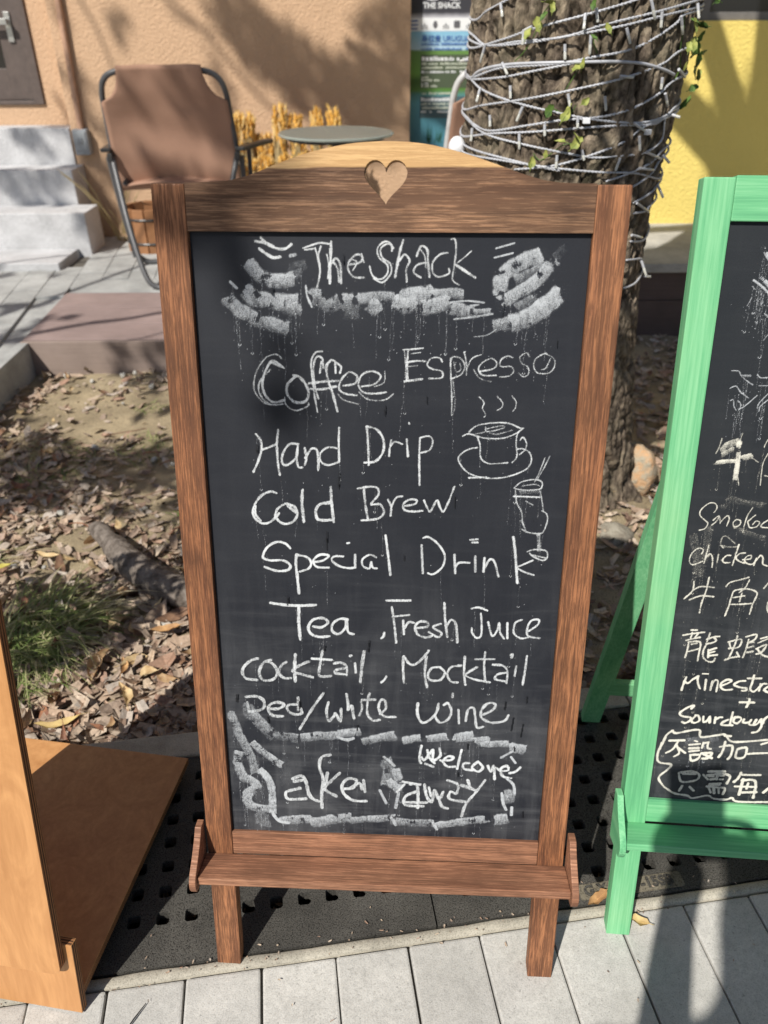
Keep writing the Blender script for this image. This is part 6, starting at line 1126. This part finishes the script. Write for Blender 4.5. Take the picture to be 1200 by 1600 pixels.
in_root(lm.obj('limbs', M_bark, smooth=True), tree)
M_leafc = island('crown_leaf', [(0, (.045, .10, .02)), (.5, (.08, .15, .03)), (1, (.13, .19, .05))], .5, .1, .3)
vs, fs = [], []
def cl_leaf(p, L, seed_dir=None):
    n = Vector((rnd.gauss(0, .6), rnd.gauss(0, .6), 1)).normalized(); a = n.orthogonal().normalized(); a = Matrix.Rotation(rnd.uniform(0, 6.3), 3, n) @ a; b = n.cross(a)
    o = len(vs); w_ = L * .24
    for q in (p - a * L * .5, p - a * L * .1 + b * w_, p + a * L * .5, p - a * L * .1 - b * w_): vs.append(tuple(q))
    fs.append((o, o + 1, o + 2, o + 3))
for x, y, z, r, tt, d in SHADE:
    c_ = Vector((x, y, z)) - LIGHT * tt
    s1 = LIGHT.orthogonal().normalized(); s2 = LIGHT.cross(s1)
    n_ = int(d * 2.9 * (math.pi * r * r) / .0014) + 3
    for _ in range(n_):
        rr = r * math.sqrt(rnd.random()) * 1.08; a = rnd.uniform(0, 6.3)
        p = c_ + s1 * rr * math.cos(a) + s2 * rr * math.sin(a) + LIGHT * rnd.gauss(0, .16)
        cl_leaf(p, rnd.uniform(.055, .095))
# the rest of the crown, higher up and to the right, thinning out
for _ in range(500):
    p = Vector((rnd.uniform(1.3, 3.0), rnd.uniform(.8, 2.4), rnd.uniform(4.2, 5.4))); cl_leaf(p, .09)
in_root(MB().add(vs, fs).obj('crown', M_leafc, normals=False), tree)
# ------------------------------------------------------------------ fairy lights
M_wire = plain('wire_sleeve', (.46, .47, .50), .4, bump=0); M_bulb = NT('bulb_plastic', .15, .6); M_bulb.col((.80, .80, .74)); M_bulb.b.inputs['Transmission Weight'].default_value = .35; M_bulb = M_bulb.m
fl = thing('fairy_lights', 'string of unlit white fairy lights wound many times round the trunk', 'string lights', (.4, 1.95, .8))
def wire(poly, r, twist=True):
    P = catmull([(a, z) for a, z in poly], 8); pts = [tp(a, z, .008) for a, z in P]
    m = MB()
    if twist:
        for s_ in (0, math.pi):
            q = []; L = 0
            dense = []
            for i in range(len(pts) - 1):
                n_ = max(1, int((pts[i + 1] - pts[i]).length / .004))
                dense += [pts[i].lerp(pts[i + 1], k / n_) for k in range(n_)]
            dense.append(pts[-1])
            for i, p in enumerate(dense):
                d = (dense[min(i + 1, len(dense) - 1)] - dense[max(i - 1, 0)]).normalized(); c_ = Vector((tcx(p.z), 1.95, p.z)); out = (p - c_).normalized(); sd = d.cross(out)
                if i: L += (p - dense[i - 1]).length
                a = L / .016 * 2 * math.pi + s_
                q.append(p + (out * math.cos(a) + sd * math.sin(a)) * r * .75)
            m.tube(q, r, 5)
    else: m.tube(pts, r, 8)
    return m
for k, wp in enumerate(WIRES):
    # carry each turn on round the back of the trunk
    (a0, z0), (a1, z1) = wp[0], wp[-1]; ext = list(wp)
    if a1 > .7: ext = ext + [(a1 + .5, z1 + .01), (math.pi * .85, z1 + .03)]
    if a0 < -.7: ext = [(-math.pi * .85, z0 + .03), (a0 - .5, z0 + .01)] + ext
    in_root(wire(ext, .0017).obj('wire', M_wire, smooth=True, normals=False), fl)
in_root(wire(THICK[0], .0031, False).obj('thick_cable', M_wire, smooth=True, normals=False), fl)
bp = tp(.05, .955, .012); 
for (a0, z0), (a1, z1) in BULBS:
    p, q_ = tp(a0, z0, .012), tp(a1, z1, .012)
    if abs(a1) > 1.2: q_ = p + (q_ - p).normalized() * .001 + (tp(a0, z0, 1) - tp(a0, z0, 0)).normalized() * .018 + Vector((0, 0, z1 - z0))
    d = q_ - p
    if d.length < .018: q_ = p + Vector((0, 0, -.026)) + (tp(a0, z0, 1) - tp(a0, z0, 0)).normalized() * .008; d = q_ - p
    m = MB(); m.tube([p, p.lerp(q_, .45)], .0030, 8, 0); m.tube([p.lerp(q_, .45), p.lerp(q_, .5), p.lerp(q_, .95), q_], [.0022, .0030, .0028, .0014], 8, 1)
    in_root(auto_smooth(m.obj('bulb', (M_wire, M_bulb))), fl)
for (th, z) in ((-.05, .955), (-.75, .76), (.55, .93), (-.2, .80)):
    p = tp(th, z, .012); in_root(MB().box(-.007, .007, -.006, .004, -.005, .005, M=Matrix.Translation(p) @ Matrix.Rotation(th, 4, 'Z')).obj('cable_clip', M_white, bevel=.001), fl)
o = bpy.data.objects.get('white_cup')
if o: o.location = (.172, 1.93, .880)
# ------------------------------------------------------------------ climbing plant on the trunk
M_vine = leaf_mat('vine_leaf', (.36, .38, .10), (.20, .24, .06)); M_vine2 = leaf_mat('vine_leaf_dark', (.10, .18, .035), (.06, .11, .03))
vn = thing('climbing_vine', 'small round-leaved climbing plant creeping over the bark between the fairy lights', 'climbing plant', (.4, 1.95, .8))
vl = [leaf_mesh('vine_leaf', mm, .026, .017, .2, .25, 40 + k, .4) for k, mm in enumerate((M_vine, M_vine2, M_vine))]
for k, (th, z) in enumerate(VLEAF):
    for rep in range(k % 4 != 0):
        th_ = th + rnd.gauss(0, .012); z_ = z + rnd.gauss(0, .006)
        right = th > 1.0
        me = vl[1] if right and rnd.random() < .7 else vl[rnd.choice((0, 2, 0, 1))]
        o = link('leaf', me); p = tp(th_, z_, .016 + rnd.random() * .012); o.location = p
        o.rotation_euler = Euler((R(90) + rnd.gauss(0, .5) - .5, rnd.gauss(0, .5), th + rnd.gauss(0, .7)), 'XYZ'); s_ = rnd.uniform(.7, 1.25); o.scale = (s_,) * 3
        in_root(o, vn); o.matrix_parent_inverse = Matrix.Translation(vn.location).inverted()
for k in range(22):
    th = 1.35 + rnd.gauss(0, .12); z = rnd.uniform(.93, 1.3); o = link('leaf', vl[rnd.choice((0, 1, 1))]); o.location = tp(th, z, .012 + rnd.random() * .02); o.rotation_euler = (rnd.uniform(0, 3), rnd.gauss(0, .6), rnd.uniform(0, 6)); s_ = rnd.uniform(.8, 1.4); o.scale = (s_,) * 3; in_root(o, vn)
for poly in VSTEM:
    m = MB(); m.tube([tp(a, z, .006) for a, z in catmull(poly, 4)], .0011, 5); in_root(m.obj('stem', M_vine2), vn)
# ------------------------------------------------------------------ unseen bush added left of the view to shade the mulch
shb = thing('shade_shrub', 'added unseen leafy bush that shades the mulch from outside the left edge', 'shade_shrub', (-1.25, .85, 0))
vs, fs = [], []
for x, y, z, r in LOW:
    c_ = Vector((x, y, z)) - LIGHT * 1.05; s1 = LIGHT.orthogonal().normalized(); s2 = LIGHT.cross(s1)
    for _ in range(int(3.6 * math.pi * r * r / .0008) + 5):
        rr = r * math.sqrt(rnd.random()) * 1.1; a = rnd.uniform(0, 6.3); cl_leaf(c_ + s1 * rr * math.cos(a) + s2 * rr * math.sin(a) + LIGHT * rnd.gauss(0, .05), rnd.uniform(.03, .055))
in_root(MB().add(vs, fs).obj('foliage', M_leafc, normals=False), shb)
m = MB()
for k in range(7):
    e_ = Vector(LOW[k * 2][:3]) - LIGHT * 1.05; b_ = Vector((-1.25 + rnd.gauss(0, .03), .85 + rnd.gauss(0, .03), -.05)); m.tube([b_, b_.lerp(e_, .5) + Vector((0, 0, .06)), e_], [.012, .008, .003], 6)
in_root(m.obj('stem', M_bark), shb)
# ------------------------------------------------------------------ photographer behind the camera, whose shadow falls on the green board and paving
per = thing('person', 'person in dark clothes standing on the paving and holding up a phone in one hand', 'person', (-.21, -.66, 0))
def skin(name, joints, edges, mat, parent, sub=2, root=0):
    me = bpy.data.meshes.new(name); me.from_pydata([j[0] for j in joints], edges, []); me.materials.append(mat)
    o = link(name, me); in_root(o, parent) if parent else None
    md = o.modifiers.new('skin', 'SKIN'); md.use_smooth_shade = True
    for i, j in enumerate(joints): me.skin_vertices[0].data[i].radius = (j[1], j[1] if len(j) < 3 else j[2])
    me.skin_vertices[0].data[root].use_root = True
    s_ = o.modifiers.new('sub', 'SUBSURF'); s_.levels = sub; s_.render_levels = sub; return o
M_skin = plain('skin', (.50, .30, .20), .5, bump=0); M_cloth = plain('dark_shirt', (.05, .06, .09), .8); M_trs = plain('dark_trousers', (.03, .03, .04), .8); M_hair = plain('black_hair', (.012, .010, .009), .5)
X_, Y_ = -.235, -.66
J = [((X_, Y_, .92), .15, .11), ((X_, Y_ + .01, 1.08), .135, .10), ((X_, Y_, 1.26), .160, .105), ((X_, Y_, 1.37), .065, .065), ((X_, Y_ + .02, 1.45), .050, .055), ((X_, Y_ + .045, 1.55), .078, .095), ((X_, Y_ + .04, 1.63), .066, .080),
     ((X_ - .185, Y_ + .03, 1.315), .055), ((-.195, -.42, 1.00), .042), ((-.075, -.15, .985), .027), ((-.035, -.075, 1.015), .030),
     ((X_ + .185, Y_ + .03, 1.315), .055), ((X_ + .225, Y_ + .03, 1.05), .043), ((X_ + .235, Y_ + .07, .83), .030), ((X_ + .235, Y_ + .09, .76), .030),
     ((X_ - .09, Y_, .84), .090), ((X_ - .10, Y_ + .02, .48), .058), ((X_ - .10, Y_ - .02, .085), .036), ((X_ - .11, Y_ + .12, .03), .032),
     ((X_ + .09, Y_, .84), .090), ((X_ + .11, Y_ + .02, .48), .058), ((X_ + .12, Y_ - .02, .085), .036), ((X_ + .14, Y_ + .12, .03), .032)]
E_ = [(0, 1), (1, 2), (2, 3), (3, 4), (4, 5), (5, 6), (2, 7), (7, 8), (8, 9), (9, 10), (2, 11), (11, 12), (12, 13), (13, 14), (0, 15), (15, 16), (16, 17), (17, 18), (0, 19), (19, 20), (20, 21), (21, 22)]
skin('body', J, E_, M_skin, per)
sh = [(p[0], *(tuple(r * 1.12 + .006 for r in p[1:]))) for p in [J[0], J[1], J[2], J[3], J[7], J[8], J[11], J[12]]]
skin('shirt', sh, [(0, 1), (1, 2), (2, 3), (2, 4), (4, 5), (2, 6), (6, 7)], M_cloth, per)
tz = [(p[0], *(tuple(r * 1.15 + .006 for r in p[1:]))) for p in [J[0], J[15], J[16], J[17], J[19], J[20], J[21]]]
skin('trousers', tz, [(0, 1), (1, 2), (2, 3), (0, 4), (4, 5), (5, 6)], M_trs, per)
skin('hair', [((X_, Y_ + .015, 1.60), .090, .092), ((X_, Y_ + .02, 1.66), .078, .088), ((X_, Y_ - .03, 1.52), .06, .04)], [(0, 1), (0, 2)], M_hair, per)
for s_ in (-1, 1):
    skin('shoe', [((X_ + s_ * .105, Y_ - .045, .035), .040, .034), ((X_ + s_ * .112, Y_ + .06, .032), .043, .030), ((X_ + s_ * .125, Y_ + .155, .026), .036, .022)], [(0, 1), (1, 2)], M_trs, per)
# fingers curled round the lower edges of the phone
cm = cam_o.matrix_world
def cp(x, y, z): return cm @ Vector((x, y, z))          # build position only, in the phone's own axes
for s_, bx in ((-1, -.076), (1, .028)):
    for k in range(4 if s_ > 0 else 0):
        y0 = -.070 - k * .019; L = (.9, 1., .95, .75)[k]
        pts = [cp(bx + s_ * .010, y0, .040), cp(bx + s_ * .016, y0 + .002, .018), cp(bx + s_ * .004, y0 + .003, -.0005 + .004), cp(bx - s_ * .018 * L, y0 + .004, .0035)]
        m = MB(); m.tube(catmull(pts, 4), [.0088 - .0003 * i for i in range(13)], 8); in_root(m.obj('finger', M_skin, smooth=True), per)
    if s_ > 0: continue
    m = MB(); m.tube(catmull([cp(bx + s_ * .012, -.10, .05), cp(bx + s_ * .006, -.075, .032), cp(bx - s_ * .012, -.050, .026)], 4), [.011, .0105, .010, .0098, .0095, .009, .009, .0088, .0075], 8); in_root(m.obj('thumb', M_skin, smooth=True), per)
ph = MB().box(-.062, .014, -.135, .014, .0062, .0142).obj('phone', M_black, None, bevel=.003, seg=3)
ph.matrix_world = cm.copy(); tag(ph, 'black smartphone held upright in one hand behind the viewpoint', 'phone')
